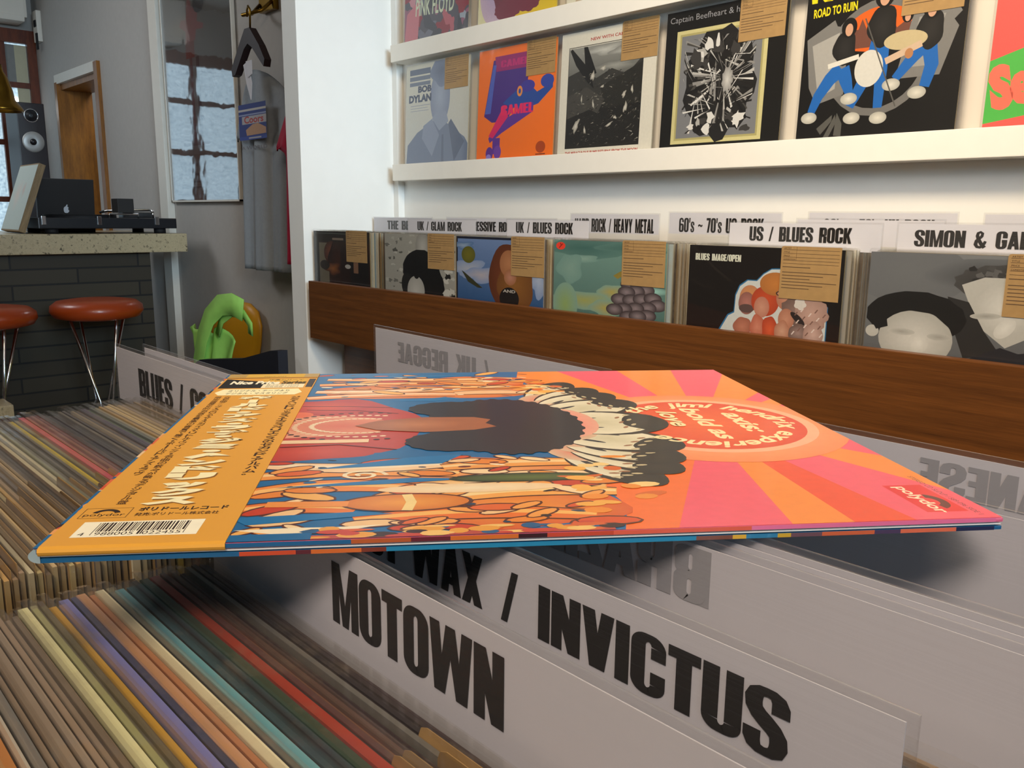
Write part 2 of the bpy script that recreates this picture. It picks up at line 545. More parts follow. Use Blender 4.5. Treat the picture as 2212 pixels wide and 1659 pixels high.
# ------------------------------------------------------------------ flat printed artwork, one mesh with a colour attribute
class Art:
    EPS = 0.0000035

    def __init__(s, w_, h_):
        s.w, s.h, s.L, s.F = w_, h_, 0, []

    def face(s, pts, cols, layer):
        P = [(x, y, c) for (x, y), c in zip(pts, cols)]
        for ax, lim, sg in ((0, 0, 1), (0, 1, -1), (1, 0, 1), (1, 1, -1)):
            Q = []
            for i in range(len(P)):
                a, b = P[i], P[(i + 1) % len(P)]
                da, db = (a[ax] - lim) * sg, (b[ax] - lim) * sg
                if da >= 0:
                    Q.append(a)
                if (da >= 0) != (db >= 0):
                    t = da / (da - db)
                    Q.append((a[0] + (b[0] - a[0]) * t, a[1] + (b[1] - a[1]) * t, tuple(u + (v - u) * t for u, v in zip(a[2], b[2]))))
            P = Q
            if len(P) < 3:
                return
        s.F.append((P, layer))

    def up(s):
        s.L += 1
        return s.L

    def poly(s, pts, c, same=False):
        l = s.L if same else s.up()
        c = lin(c)
        for t in tessellate_polygon([[Vector((p[0], p[1], 0)) for p in pts]]):
            s.face([pts[i] for i in t], [c] * 3, l)
        return s

    def polys(s, PP, c):
        c = lin(c)
        for p in PP:
            l = s.up()
            s.face(p, [c] * len(p), l)
        return s

    def quad(s, pts, cols):
        s.face(pts, [lin(c) for c in cols], s.up())
        return s

    def rect(s, x0, y0, x1, y1, c, c2=None):
        c2 = c2 or c
        return s.quad(rect(x0, y0, x1, y1), [c2, c2, c, c])

    def ell(s, cx, cy, rx, ry, c, c2=None, rot=0, n=28, wob=0.0, lobes=0, same=False, a0=0, a1=360, seed=0):
        l = s.L if same else s.up()
        c = lin(c)
        c2 = lin(c2) if c2 else c
        rnd = random.Random(seed)
        ph = rnd.random() * 6
        P = []
        cr, sr = cos(radians(rot)), sin(radians(rot))
        for i in range(n + 1):
            q = radians(a0 + (a1 - a0) * i / n)
            k = 1 + (wob * (abs(sin(q * lobes / 2 + ph)) if lobes else 0.5 * sin(3 * q + ph) + 0.5 * sin(5 * q + 2 * ph)))
            x, y = rx * cos(q) * k, ry * sin(q) * k
            P.append((x * cr - y * sr, x * sr + y * cr))
        K = 3 if c != c2 else 1
        for j in range(K):
            r0, r1 = j / K, (j + 1) / K
            ca = tuple(u + (v - u) * r0 for u, v in zip(c, c2))
            cb = tuple(u + (v - u) * r1 for u, v in zip(c, c2)) if K > 1 else c
            for i in range(n):
                a, b = P[i], P[i + 1]
                q = [(cx + a[0] * r1, cy + a[1] * r1), (cx + b[0] * r1, cy + b[1] * r1)]
                if j == 0:
                    s.face(q + [(cx, cy)], [cb, cb, ca], l)
                else:
                    s.face(q + [(cx + b[0] * r0, cy + b[1] * r0), (cx + a[0] * r0, cy + a[1] * r0)], [cb, cb, ca, ca], l)
        return s

    def ringe(s, cx, cy, rx, ry, k, c, c2=None, n=40, a0=0, a1=360, rot=0):
        """band between an ellipse and the same ellipse scaled by k"""
        l = s.up()
        c = lin(c)
        c2 = lin(c2) if c2 else c
        cr, sr = cos(radians(rot)), sin(radians(rot))
        for i in range(n):
            Q = []
            for j, kk in ((i, 1), (i + 1, 1), (i + 1, k), (i, k)):
                q = radians(a0 + (a1 - a0) * j / n)
                x, y = rx * cos(q) * kk, ry * sin(q) * kk
                Q.append((cx + x * cr - y * sr, cy + x * sr + y * cr))
            s.face(Q, [c, c, c2, c2], l)
        return s

    def line(s, pts, wd, c):
        return s.polys(stroke(pts, wd), c)

    def text(s, sx, x, y, w_, h_, c, rot=0, bold=0.0, fit=True, font='b', shear=0.0):
        """fit the text into a box w_ wide and h_ tall whose lower left corner is (x, y), turned by rot about it (in metres space)"""
        if font == 'heavy':
            F, _ = heavy(sx)
        else:
            F = text2d(sx, bold)
        if not F:
            return s
        hv = font == 'heavy'
        xs = [p[0] for f in F for p in f]
        ys = [p[1] for f in F for p in f]
        x0, x1, y0, y1 = min(xs), max(xs), min(ys), max(ys)
        if not fit:
            x0, x1, y0, y1 = 0, 1, -.08, .92
        kx, ky = w_ / (x1 - x0), h_ / (y1 - y0)
        cr, sr = cos(radians(rot)), sin(radians(rot))
        l = s.up()
        cc = lin(c)
        for f in F:
            if hv:
                l = s.up()
            Q = []
            for p in f:
                b = (p[1] - y0) * ky
                a = (p[0] - x0) * kx + b * shear
                a *= s.w
                b *= s.h
                Q.append((x + (a * cr - b * sr) / s.w, y + (a * sr + b * cr) / s.h))
            s.face(Q, [cc] * len(Q), l)
        return s

    def build(s, name, m, parent, flat=False, base=0.0, loc=(0, 0, 0)):
        V, F, CL = [], [], []
        # each shape lies just above the shapes it overlaps
        G, by, dep = 48, {}, {}
        for P, l in s.F:
            by.setdefault(l, []).append(P)
        occ = {}
        for l in sorted(by):
            cells = set()
            for P in by[l]:
                xs = [int(p[0] * G) for p in P]
                ys = [int(p[1] * G) for p in P]
                cells.update((i, j) for i in range(min(xs), max(xs) + 1) for j in range(min(ys), max(ys) + 1))
            dep[l] = 1 + max(occ.get(c, 0) for c in cells)
            for c in cells:
                occ[c] = dep[l]
        for P, l in s.F:
            b = len(V)
            d = base + dep[l] * s.EPS
            for x, y, c in P:
                V.append((x * s.w, y * s.h, d) if flat else (x * s.w, -d, y * s.h))
                CL.append(c)
            F.append(list(range(b, len(V))))
        me = bpy.data.meshes.new(name)
        me.from_pydata(V, [], F)
        at = me.color_attributes.new('Col', 'FLOAT_COLOR', 'POINT')
        at.data.foreach_set('color', [k for c in CL for k in c])
        me.materials.append(m)
        return put(name, me, parent, loc)

ORD = ['', 'first', 'second', 'third', 'fourth', 'fifth', 'sixth', 'seventh', 'eighth', 'ninth', 'tenth', 'eleventh', 'twelfth', 'thirteenth', 'fourteenth',
       'fifteenth', 'sixteenth', 'seventeenth', 'eighteenth', 'nineteenth']
TENS = {2: 'twent', 3: 'thirt', 4: 'fort', 5: 'fift', 6: 'sixt', 7: 'sevent', 8: 'eight', 9: 'ninet'}


def ordw(n):
    if n < 20:
        return ORD[n]
    t, u = divmod(n, 10)
    return TENS[t] + ('ieth' if u == 0 else 'y-' + ORD[u])

# ------------------------------------------------------------------ the room
FZ, CZ = -1.10, 1.50
struct('floor', MB().box(-6.7, 4.2, -3.2, 2.9, FZ - .1, FZ, M_FLOOR))
struct('ceiling', MB().box(-6.7, 4.2, -3.2, 2.9, CZ, CZ + .1, M_CEIL))
b = MB().box(-6.7, -6.14, 1.74, 1.90, FZ, CZ, M_ROOMW).box(-6.14, -5.36, 1.74, 1.90, .80, CZ, M_ROOMW)
b.box(-5.36, -4.44, 1.74, 1.90, FZ, CZ, M_ROOMW).box(-4.44, -2.54, 1.74, 1.90, FZ, CZ, M_ROOMW)
struct('wall_back', b)
struct('wall_back_alcove', MB().box(-2.54, 4.2, 1.74, 1.90, FZ, CZ, M_ALC))
struct('wall_front', MB().box(-6.7, 4.2, -3.3, -3.2, FZ, CZ, M_WALL))
struct('wall_right', MB().box(4.2, 4.3, -3.2, 2.9, FZ, CZ, M_WALL))
struct('wall_back_room', MB().box(-8.2, -2.6, 2.78, 2.88, FZ, CZ, M_ROOMW).box(-8.2, -8.1, 1.9, 2.78, FZ, CZ, M_ROOMW).box(-2.64, -2.54, 1.9, 2.78, FZ, CZ, M_ROOMW))
# far end wall with its window opening
b = MB().box(-6.7, -6.6, -3.2, -.6, FZ, CZ, M_ROOMW).box(-6.7, -6.6, -.6, 1.74, FZ, -.35, M_ROOMW).box(-6.7, -6.6, -.6, 1.74, 1.17, CZ, M_ROOMW)
struct('wall_left', b)
struct('wall_alcove_side', MB().box(-2.54, -2.452, 1.37, 1.74, FZ, CZ, M_ALC, .002))
struct('trim_1', MB().box(-4.50, -4.40, 1.705, 1.74, FZ, CZ, M_LEDGE, .002))
b = MB()
b.box(-6.17, -6.125, 1.72, 1.93, FZ, .80, M_LINING).box(-5.405, -5.345, 1.72, 1.93, FZ, .84, M_LINING).box(-6.125, -5.405, 1.745, 1.93, .755, .80, M_LINING)
b.box(-6.17, -5.405, 1.722, 1.745, .79, .845, M_LEDGE)
struct('door_1', b)
# window with dark glazing bars and frosted, daylit panes
b = MB()
b.box(-6.63, -6.56, -.6, 1.738, 1.08, 1.165, M_DKWOOD).box(-6.63, -6.56, -.6, 1.738, -.35, -.28, M_DKWOOD).box(-6.63, -6.56, 1.685, 1.738, -.28, 1.08, M_DKWOOD)
for y in (1.50, 1.06, .62, .18, -.26, -.6):
    b.box(-6.62, -6.57, y, y + .055, -.28, 1.08, M_DKWOOD)
for z in (.80, .43, .06):
    b.box(-6.615, -6.575, -.6, 1.69, z, z + .035, M_DKWOOD)
wf = struct('window_1', b)
M_PANE, nt, p = newmat('frosted_daylit_glass')
_tc = N(nt, 'ShaderNodeTexCoord')
_nz = N(nt, 'ShaderNodeTexNoise', Scale=55.0, Detail=3.0)
nt.links.new(_tc.outputs['Object'], _nz.inputs['Vector'])
_r = N(nt, 'ShaderNodeValToRGB')
_r.color_ramp.elements[0].position = .3
_r.color_ramp.elements[0].color = (.22, .34, .44, 1)
_r.color_ramp.elements[1].position = .75
_r.color_ramp.elements[1].color = (.62, .82, .92, 1)
nt.links.new(_nz.outputs[0], _r.inputs[0])
nt.links.new(_r.outputs[0], p.inputs['Emission Color'])
p.inputs['Emission Strength'].default_value = .55
p.inputs['Base Color'].default_value = (.5, .6, .65, 1)
M_GLOW = mat('sunlit_clear_pane', 'f4faff', 0.3, noise=.01, emit=3.0)
M_PALE = mat('pale_curtain', 'c8c4a8', 0.8, noise=.03)
MB().box(-6.605, -6.598, -.58, 1.69, -.28, 1.08, M_PANE).build('pane', wf)
MB().box(-6.596, -6.59, 1.563, 1.605, .62, .74, M_GLOW).build('bright_pane', wf)
MB().box(-6.594, -6.586, 1.612, 1.683, -.27, 1.07, M_PALE).build('pale_board', wf)
MB().box(-6.595, -6.587, 1.555, 1.612, .835, 1.07, mat('grey_blind', '8f918f', .8)).build('blind', wf)

area('back_room_fill', (-5.2, 2.3, 1.4), (-5.6, 2.4, 0), .5, 5, (.9, .95, 1))  # added fill to lift the room behind the doorway, no known lamp

# ------------------------------------------------------------------ things on the far side of the shop
t = thing('air_conditioner', 'white wall air conditioner under the ceiling above the far window', 'air conditioner', (-6.6, 1.1, 1.18))
MB().box(0, .22, -.35, .56, .03, .30, M_LEDGE, .02).build('casing', t)
MB().box(.05, .225, -.33, .54, .005, .045, M_LEDGE, .008).build('louvre', t)
MB().box(.221, .226, .30, .34, .10, .13, M_BLACKM).build('sensor', t)
t = thing('cable_cover', 'small white cable cover with dark clips at the top of the far wall corner', 'cable cover', (-6.42, 1.74, 1.05))
MB().box(-.06, .03, -.03, 0, .03, .22, M_LEDGE, .006).build('cover', t)
MB().box(-.02, .02, -.036, -.03, .12, .16, M_BLACKM).build('clip', t)
MB().box(0, .03, -.036, -.028, -.02, .08, M_BLACKM).build('clip', t)

t = thing('back_shelf', 'dark shelf behind the bar counter that carries the loudspeaker', 'shelf', (-5.7, 1.2, FZ))
MB().box(-.4, .4, -.9, .5, .86, .90, M_DKWOOD).build('shelf_board', t)
for yy in (-.85, .42):
    MB().box(-.38, .38, yy, yy + .04, 0, .86, M_DKWOOD).build('side_board', t)
t = thing('loudspeaker', 'tall dark loudspeaker with silver cone standing beside the far window', 'loudspeaker', (-5.6, 1.425, -.20))
MB().box(-.25, 0, -.072, .072, 0, .805, mat('dark_speaker_veneer', '1c1014', .4, noise=.15), .004).build('cabinet', t)
TX = Matrix.Rotation(pi / 2, 4, 'Y')
MB().lathe([(.001, .012), (.012, .014), (.02, .006), (.028, .004), (.033, .001)], M_BLACK, 28, Matrix.Translation((0, 0, .735)) @ TX).lathe([(.033, 0), (.034, .006), (.038, .005), (.039, 0)], M_CHROME, 28, Matrix.Translation((0, 0, .735)) @ TX).build('tweeter', t)
w_ = MB().lathe([(.001, .012), (.016, .010), (.018, .002)], M_BLACK, 28, Matrix.Translation((0, 0, .59)) @ TX)
w_.lathe([(.018, .002), (.052, .008), (.058, .003)], mat('silver_cone', 'a8a8a6', .4, metal=.5), 32, Matrix.Translation((0, 0, .59)) @ TX).build('woofer', t)

# bar counter
TILE, nt, p = newmat('dark_olive_tile')
_tc = N(nt, 'ShaderNodeTexCoord')
_mp = N(nt, 'ShaderNodeMapping')
_mp.inputs['Rotation'].default_value = (radians(90), 0, radians(90))
_bk = N(nt, 'ShaderNodeTexBrick', Scale=1.0)
_bk.inputs['Color1'].default_value = lin('3b3526')
_bk.inputs['Color2'].default_value = lin('302a1d')
_bk.inputs['Mortar'].default_value = lin('0b0a07')
_bk.inputs['Mortar Size'].default_value = .004
_bk.inputs['Brick Width'].default_value = .52
_bk.inputs['Row Height'].default_value = .066
_sx = N(nt, 'ShaderNodeSeparateXYZ')
_cx = N(nt, 'ShaderNodeCombineXYZ')
nt.links.new(_tc.outputs['Object'], _sx.inputs[0])
nt.links.new(_sx.outputs['Y'], _cx.inputs['X'])
nt.links.new(_sx.outputs['Z'], _cx.inputs['Y'])
nt.links.new(_cx.outputs[0], _bk.inputs['Vector'])
_n2 = N(nt, 'ShaderNodeTexNoise', Scale=40.0)
nt.links.new(_tc.outputs['Object'], _n2.inputs['Vector'])
_mm = N(nt, 'ShaderNodeMix', data_type='RGBA', blend_type='MULTIPLY')
_mm.inputs[0].default_value = .6
nt.links.new(_bk.outputs[0], _mm.inputs[6])
nt.links.new(_n2.outputs[1], _mm.inputs[7])
nt.links.new(_bk.outputs[0], p.inputs['Base Color'])
p.inputs['Roughness'].default_value = .6
_bp = N(nt, 'ShaderNodeBump', Strength=.5, Distance=.004)
_bp.invert = True
nt.links.new(_bk.outputs['Fac'], _bp.inputs['Height'])
nt.links.new(_bp.outputs[0], p.inputs['Normal'])
GRAN, nt, p = newmat('speckled_stone')
_tc = N(nt, 'ShaderNodeTexCoord')
_vo = N(nt, 'ShaderNodeTexVoronoi', Scale=60.0)
_nz = N(nt, 'ShaderNodeTexNoise', Scale=45.0, Detail=6.0, Roughness=.75)
nt.links.new(_tc.outputs['Object'], _vo.inputs['Vector'])
nt.links.new(_tc.outputs['Object'], _nz.inputs['Vector'])
_r = N(nt, 'ShaderNodeValToRGB')
for e_, c_ in zip((0, 1), ('3a342a', 'c4b592')):
    _r.color_ramp.elements[e_].color = lin(c_)
_r.color_ramp.elements[0].position = .34
_r.color_ramp.elements[1].position = .46
e_ = _r.color_ramp.elements.new(.7)
e_.color = lin('a8997a')
nt.links.new(_nz.outputs[0], _r.inputs[0])
nt.links.new(_r.outputs[0], p.inputs['Base Color'])
p.inputs['Roughness'].default_value = .3
t = thing('bar_counter', 'bar counter with thick speckled stone top over dark tiled base', 'counter', (-4.0, .9, FZ))
MB().box(-.75, 0, -1.5, .73, .922, 1.006, GRAN, .006).build('stone_top', t)
MB().box(-.6, -.06, -1.5, .576, 0, .922, TILE).build('tiled_base', t)
CT = FZ + 1.006

# leaning canvas board
t = thing('canvas_board', 'pale painted canvas board leaning on the counter beside the laptop', 'canvas', (-4.10, .955, CT + .011), (radians(-20), 0, 0))
MB().box(-.30, 0, .0, .026, 0, .302, M_PLY).build('wooden_frame', t)
a = Art(.29, .29)
a.rect(0, 0, 1, 1, 'bcc9c4').ell(.35, .55, .22, .26, 'cfc4bc', 'bcc9c4', wob=.2).ell(.62, .62, .1, .14, 'c2b0a8', 'bcc9c4', wob=.2)
o = a.build('painted_front', M_PRINT, t, base=.0008, loc=(-.295, 0, .006))
# laptop
t = thing('laptop', 'dark laptop with its lid up on the stone counter, seen from behind', 'laptop', (-4.42, 1.235, CT))
MB().box(-.20, 0, -.125, .125, 0, .014, M_BLACK, .004).build('keyboard_base', t)
lid = MB().box(-.006, .002, -.125, .125, .0, .232, mat('dark_laptop_lid', '2b2726', .35, noise=.05), .003).build('lid', t, (.0, 0, .012))
lid.rotation_euler = (0, radians(6), 0)
lg = Art(.03, .04)
lg.ell(.5, .42, .42, .40, 'c9ccd2', wob=-.06, n=24).ell(.95, .5, .2, .2, '2b2726').ell(.58, .9, .09, .16, 'c9ccd2', rot=-35)
o = lg.build('lid_mark', M_PRINT, lid, base=.0005)
o.rotation_euler = (0, 0, pi / 2)
o.location = (.0021, -.015, .075)
# turntable
t = thing('turntable', 'black record player with chrome clips on the stone counter', 'turntable', (-4.05, 1.02, CT))
MB().box(-.36, 0, 0, .585, .022, .068, M_BLACK, .004).build('plinth', t)
for fx, fy in ((-.04, .06), (-.04, .52), (-.32, .06), (-.32, .52)):
    MB().lathe([(.001, 0), (.026, 0), (.026, .022), (.001, .022)], M_BLACKM, 20, Matrix.Translation((fx, fy, 0))).build('foot', t)
MB().lathe([(.15, .068), (.15, .082), (.001, .082)], M_BLACKM, 40, Matrix.Translation((-.18, .22, 0))).build('platter', t)
MB().tube([(-.06, .5, .068), (-.06, .5, .10), (-.1, .5, .105), (-.24, .36, .1), (-.26, .33, .092)], .006, M_CHROME, 8).build('tonearm', t)
for yy in (.012, .235, .485):
    MB().box(.0, .006, yy, yy + .018, .038, .075, M_CHROME, .002).build('clip', t)
MB().tube([(-.02, .295, .068), (-.02, .295, .086), (-.02, .42, .086), (-.02, .42, .068)], .004, M_CHROME, 8).build('handle_rail', t)
MB().box(-.34, -.28, .44, .58, .068, .095, M_BLACK, .004).build('arm_rest', t)
t = tag(MB().box(-.04, .04, -.035, .035, 0, .062, mat('dark_small_box', '1d1a18', .6), .002).build('small_box', None, (-4.10, 1.385, CT + .0915)), 'small dark box standing on top of the black record player', 'box')
# pendant lamp
t = thing('pendant_lamp', 'brass bell shaped lamp hanging at the left edge above the counter', 'lamp', (-4.5, 1.03, .44))
MB().lathe([(.001, .20), (.016, .2), (.02, .17), (.036, .14), (.05, .09), (.056, .05), (.072, .03), (.085, .012), (.088, 0), (.084, 0), (.07, .026), (.05, .05), (.03, .13), (.001, .15)], M_BRASS, 36).build('lamp_shade', t)
MB().tube([(0, 0, .2), (0, 0, CZ - .44)], .006, M_BLACKM, 8).build('cord', t)
MB().lathe([(.001, .02), (.02, .03), (.026, .05), (.016, .08), (.001, .085)], mat('warm_bulb', 'fff0c0', .3, emit=2.5), 16).build('bulb', t)

# bar stools
def stool(x, y, label, first=None):
    if first:
        r_ = first.copy()
        COL.objects.link(r_)
        for ch in first.children:
            copy_part(ch, r_)
        r_.location = (x, y, FZ)
        r_['label'] = label
        return r_
    t = thing('bar_stool', label, 'stool', (x, y, FZ), group='orange bar stools at the counter')
    MB().lathe([(.001, .672), (.12, .672), (.162, .682), (.176, .705), (.172, .728), (.15, .745), (.10, .752), (.001, .754)], M_ORANGE, 40).build('seat', t)
    for k in range(4):
        q = 2 * pi * k / 4 + .30
        MB().tube([(.12 * cos(q), .12 * sin(q), .672), (.035 * cos(q + .5), .035 * sin(q + .5), .33), (.2 * cos(q + 1.0), .2 * sin(q + 1.0), .006)], .0065, M_CHROME, 8).build('leg', t)
    MB().tube([(.055 * cos(q), .055 * sin(q), .27) for q in [2 * pi * k / 24 for k in range(25)]], .005, M_CHROME, 8).build('ring', t)
    return t
s0 = stool(-3.72, 1.125, 'orange round bar stool with chrome wire legs, whole, before the tiled counter')
stool(-3.66, .71, 'orange round bar stool cut off by the left edge of the picture', s0)

# poster behind glass
t = thing('framed_poster', 'tall framed poster behind reflecting glass on the wall above the counter end', 'poster', (-4.37, 1.735, .064))
a = Art(.74, 1.3)
a.rect(0, 0, 1, 1, '98958e', '8d8a82')
a.ell(.30, .60, .30, .05, 'b0a284', '98958e')
a.polys([[(.33, .545), (.48, .545), (.53, .63), (.47, .655), (.36, .63)], [(.36, .60), (.45, .62), (.44, .67), (.40, .70), (.37, .66)], [(.46, .58), (.60, .575), (.61, .59), (.48, .61)], [(.25, .605), (.35, .58), (.36, .62), (.28, .625)]], 'c86a64')
a.ell(.55, .665, .085, .036, '2e2e3a')
a.rect(.33, .49, .46, .545, 'a83c20').rect(.38, .20, .42, .49, '7a2e28').rect(.475, .22, .52, .49, '3a2a30').rect(.36, .19, .60, .20, '6a3a34')
a.rect(.06, .015, .55, .16, '7c7668').text('TUSION NOVEMBER', .14, .115, .34, .016, '3a352c', bold=.02).rect(.14, .085, .46, .093, '4a453c').rect(.14, .06, .5, .066, '4a453c').rect(.14, .04, .5, .046, '4a453c')
a.build('poster_sheet', M_PRINT, t, base=.006)
MB().box(-.004, .744, -.012, -.009, -.004, 1.304, M_GLASS).build('glass', t)
MB().box(-.012, -.004, -.016, 0, -.012, 1.312, M_LEDGE).box(.744, .752, -.016, 0, -.012, 1.312, M_LEDGE).box(-.012, .752, -.016, 0, -.012, -.004, M_LEDGE).box(-.012, .752, -.016, 0, 1.304, 1.312, M_LEDGE).build('frame', t)

# shirts on hangers
def shirt(name, label, loc, wd, hh, color, rz, kind):
    t = thing(name, label, 'shirt', loc, (0, 0, rz), 'clothes hung on the wall')
    V, F = [], []
    nu, nv = 40, 36
    for j in range(nv + 1):
        v = j / nv
        if v < .06: hw = .16 + .34 * (v / .06) * .55
        elif v < .30: hw = .347 + (.56 - .347) * ((v - .06) / .24)
        elif v < .34: hw = .56 - (.56 - .40) * ((v - .30) / .04)
        else: hw = .40 + .03 * (v - .34)
        for i in range(nu + 1):
            u = i / nu * 2 - 1
            y = -.035 * (1 - u * u) - .012 * sin(9 * u + 2 * v) * min(1, v * 2.5) - .006 * sin(21 * u + 5 * v) * v
            z = -hh * v + .05 * hh * (abs(u) < 2) * (-(u * u)) * (1 if v < .3 else 0)
            V.append((u * hw * wd, y, z))
    for j in range(nv):
        for i in range(nu):
            a_ = j * (nu + 1) + i
            F.append((a_, a_ + 1, a_ + nu + 2, a_ + nu + 1))
    o = MB().faces(V, F, mat(name + '_cloth_' + color, color, .85, noise=.05, scale=80, bump=.2), True).build('shirt_body', t)
    md = o.modifiers.new('s', 'SOLIDIFY')
    md.thickness = .006
    return t
t = shirt('grey_shirt', 'light grey shirt with blue printed front hanging on the wall', (-3.24, 1.66, .545), .50, .77, '98a0a8', 0, 0)
a = Art(.23, .135)
a.rect(0, 0, 1, 1, '1c2f7a').rect(0, .80, 1, .86, 'b8b4b0').rect(0, .68, 1, .72, '8a93b8').rect(.12, .44, 1, .66, 'a7a3a8').text('Coors', .2, .46, .7, .2, 'a83a34', bold=.03)
a.poly([(.28, .12), (.25, .28), (.5, .42), (.7, .44), (.98, .3), (.98, .14)], 'b58a68').rect(0, .0, 1, .1, '2a3f92').rect(.35, .03, .8, .07, 'a7a3a8')
a.build('chest_print', M_PRINT, t, base=.062, loc=(-.10, 0, -.262))
a = Art(.24, .02)
a.text('A WORLD', .05, .1, .9, .7, '6a6a72', bold=.01)
a.build('small_lettering', M_PRINT, t, base=.056, loc=(-.11, 0, -.30))
shirt('pink_shirt', 'bright pink shirt half hidden behind the white partition', (-2.76, 1.60, .42), .36, .60, 'b81840', .3, 1)
t = thing('coat_hanger', 'dark wooden coat hanger with a white tag hung from a brass hook', 'hanger', (-3.2, 1.60, .585))
P = [(-.14, -.06), (-.145, -.03), (-.06, .06), (-.02, .10), (.02, .10), (.09, .03), (.13, -.025), (.12, -.05), (.03, .03), (0, .045), (-.03, .03), (-.115, -.055)]
MB().prism(P, 'y', -.02, .008, mat('blackish_wood', '241011', .5, noise=.15)).build('hanger_arms', t)
MB().tube([(0, -.006, .09), (.004, -.006, .145), (.014, -.01, .165), (.0, -.01, .18), (-.018, -.006, .17), (-.020, -.006, .145)], .004, M_BRASS, 8).build('hook', t)
g_ = MB().prism([(-.03, -.03), (.005, -.02), (.03, -.10), (.018, -.16), (-.01, -.10)], 'y', -.026, -.022, M_PAPER)
g_.prism([(.0, -.02), (.045, -.02), (.045, -.07), (.01, -.08)], 'y', -.03, -.027, M_PAPER).build('paper_tag', t)
t = thing('wall_hook', 'aged brass wall hook at the top, holding the dark coat hanger', 'hook', (-3.3, 1.735, .752))
MB().tube([(-.05, -.02, .06), (-.04, -.06, .02), (0, -.12, .0), (.04, -.06, .02), (.05, -.02, .06)], .007, M_BRASS, 8).box(-.06, .06, -.02, .004, .03, .10, M_BRASS, .004).build('hook_arms', t)

# yellow chair, green bag, dark chair
M_YEL = mat('yellow_plastic', 'c88c12', .4, noise=.06, scale=5)
M_GRN = mat('lime_cloth', '98d060', .7, noise=.06, scale=30, bump=.2)
t = thing('shell_chair', 'yellow plastic chair with rounded back against the wall behind the green bag', 'chair', (-3.75, 1.56, FZ))
P = [(-.36, .40), (-.35, .50), (-.31, .58), (-.22, .65), (-.08, .69), (.08, .712), (.20, .71), (.27, .68), (.295, .62), (.28, .54), (.25, .46), (.20, .40)]
mb = MB()
V, F = [], []
cxm, czm = -.03, .52
for k in range(7):
    r = k / 6
    for (px, pz) in P:
        V.append((cxm + (px - cxm) * r, .125 + .03 * r * r - .0 * pz, czm + (pz - czm) * r))
n = len(P)
for k in range(6):
    for i in range(n):
        F.append((k * n + i, k * n + (i + 1) % n, (k + 1) * n + (i + 1) % n, (k + 1) * n + i))
o = mb.faces(V, F, M_YEL, True).build('backrest', t)
md = o.modifiers.new('s', 'SOLIDIFY')
md.thickness = .012
MB().box(-.30, .20, -.07, .14, .375, .40, M_YEL, .01).build('seat', t)
for sx_, sy_ in ((-.24, -.05), (.16, -.05), (-.24, .11), (.16, .11)):
    MB().tube([(sx_, sy_, .38), (sx_ * 1.08, sy_ * 1.08, .0)], .011, M_CHROME, 8).build('leg', t)
t = thing('tote_bag', 'bright lime green cloth bag with looped handles resting on the yellow chair', 'bag', (-3.30, 1.452, FZ + .385))
def sheet(rows, name, th=.004):
    n = len(rows[0])
    V = [q for r in rows for q in r]
    F = [(j * n + i, j * n + i + 1, (j + 1) * n + i + 1, (j + 1) * n + i) for j in range(len(rows) - 1) for i in range(n - 1)]
    o = MB().faces(V, F, M_GRN, True).build(name, t)
    o.modifiers.new('s', 'SOLIDIFY').thickness = th
def mixp(a_, b_, k):
    return tuple(u + (v - u) * k for u, v in zip(a_, b_))
top = [(-.235, .245), (-.15, .258), (-.06, .265), (.00, .255), (.08, .268), (.20, .245)]
bot = [(-.115, .03), (-.08, .015), (-.03, .01), (.03, .012), (.09, .03), (.125, .05)]
rows = []
for j in range(15):
    k = j / 14
    r = []
    for i in range(26):
        u = i / 25 * 5
        m_ = min(4, int(u))
        x0_, z0_ = mixp(top[m_], top[m_ + 1], u - m_)
        x1_, z1_ = mixp(bot[m_], bot[m_ + 1], u - m_)
        r.append((x0_ + (x1_ - x0_) * k, -.02 - .045 * sin(pi * i / 25) * (.4 + .6 * k) + .012 * sin(i * .9 + 3 * k), z0_ + (z1_ - z0_) * k + .012 * sin(i * .7) * (1 - k)))
    rows.append(r)
sheet(rows, 'bag_body')
def band(pts, wd):
    rows = []
    for i, q in enumerate(pts):
        d = Vector(pts[min(i + 1, len(pts) - 1)]) - Vector(pts[max(0, i - 1)])
        s_ = Vector((d.z, 0, -d.x)).normalized() * wd / 2
        rows.append([tuple(Vector(q) - s_), tuple(q), tuple(Vector(q) + s_)])
    sheet(rows, 'handle')
band([(-.10, -.055, .02), (-.03, -.085, .12), (.03, -.085, .24), (.08, -.075, .32), (.14, -.055, .37), (.21, -.04, .378), (.28, -.03, .36)], .085)
band([(.10, -.05, .25), (.13, -.045, .31), (.19, -.03, .345), (.27, -.02, .345), (.31, -.015, .31), (.30, -.01, .27)], .035)
t = tag(MB().prism([(-.36, 0), (-.36, .525), (-.30, .55), (-.1, .578), (.06, .60), (.18, .63), (.28, .655), (.33, .66), (.33, 0)], 'y', 0, .035, M_NAVY).build('padded_case', None, (-2.88, 1.315, FZ)), 'dark navy padded case standing upright in front of the yellow chair', 'case')
t = thing('stone_block', 'small pale stone topped block at the far left edge below the stools', 'block', (-3.32, .60, FZ))
MB().box(-.10, .04, -.14, .095, .40, .445, GRAN, .004).build('stone_top', t)
MB().box(-.09, .03, -.13, .085, 0, .40, M_DKWOOD).build('body', t)

# ------------------------------------------------------------------ record pieces shared by many
LP = .315


def jacket_mesh(w_, h_, th):
    m = MB()
    V = [(x, y, z) for z in (0, h_) for y in (0, th) for x in (0, w_)]
    m.faces(V, [(0, 2, 3, 1), (4, 5, 7, 6), (0, 1, 5, 4), (2, 6, 7, 3), (0, 4, 6, 2)], M_JACKET)
    m.faces(V, [(1, 3, 7, 5)], M_JEDGE)
    return m.mesh('jacket')


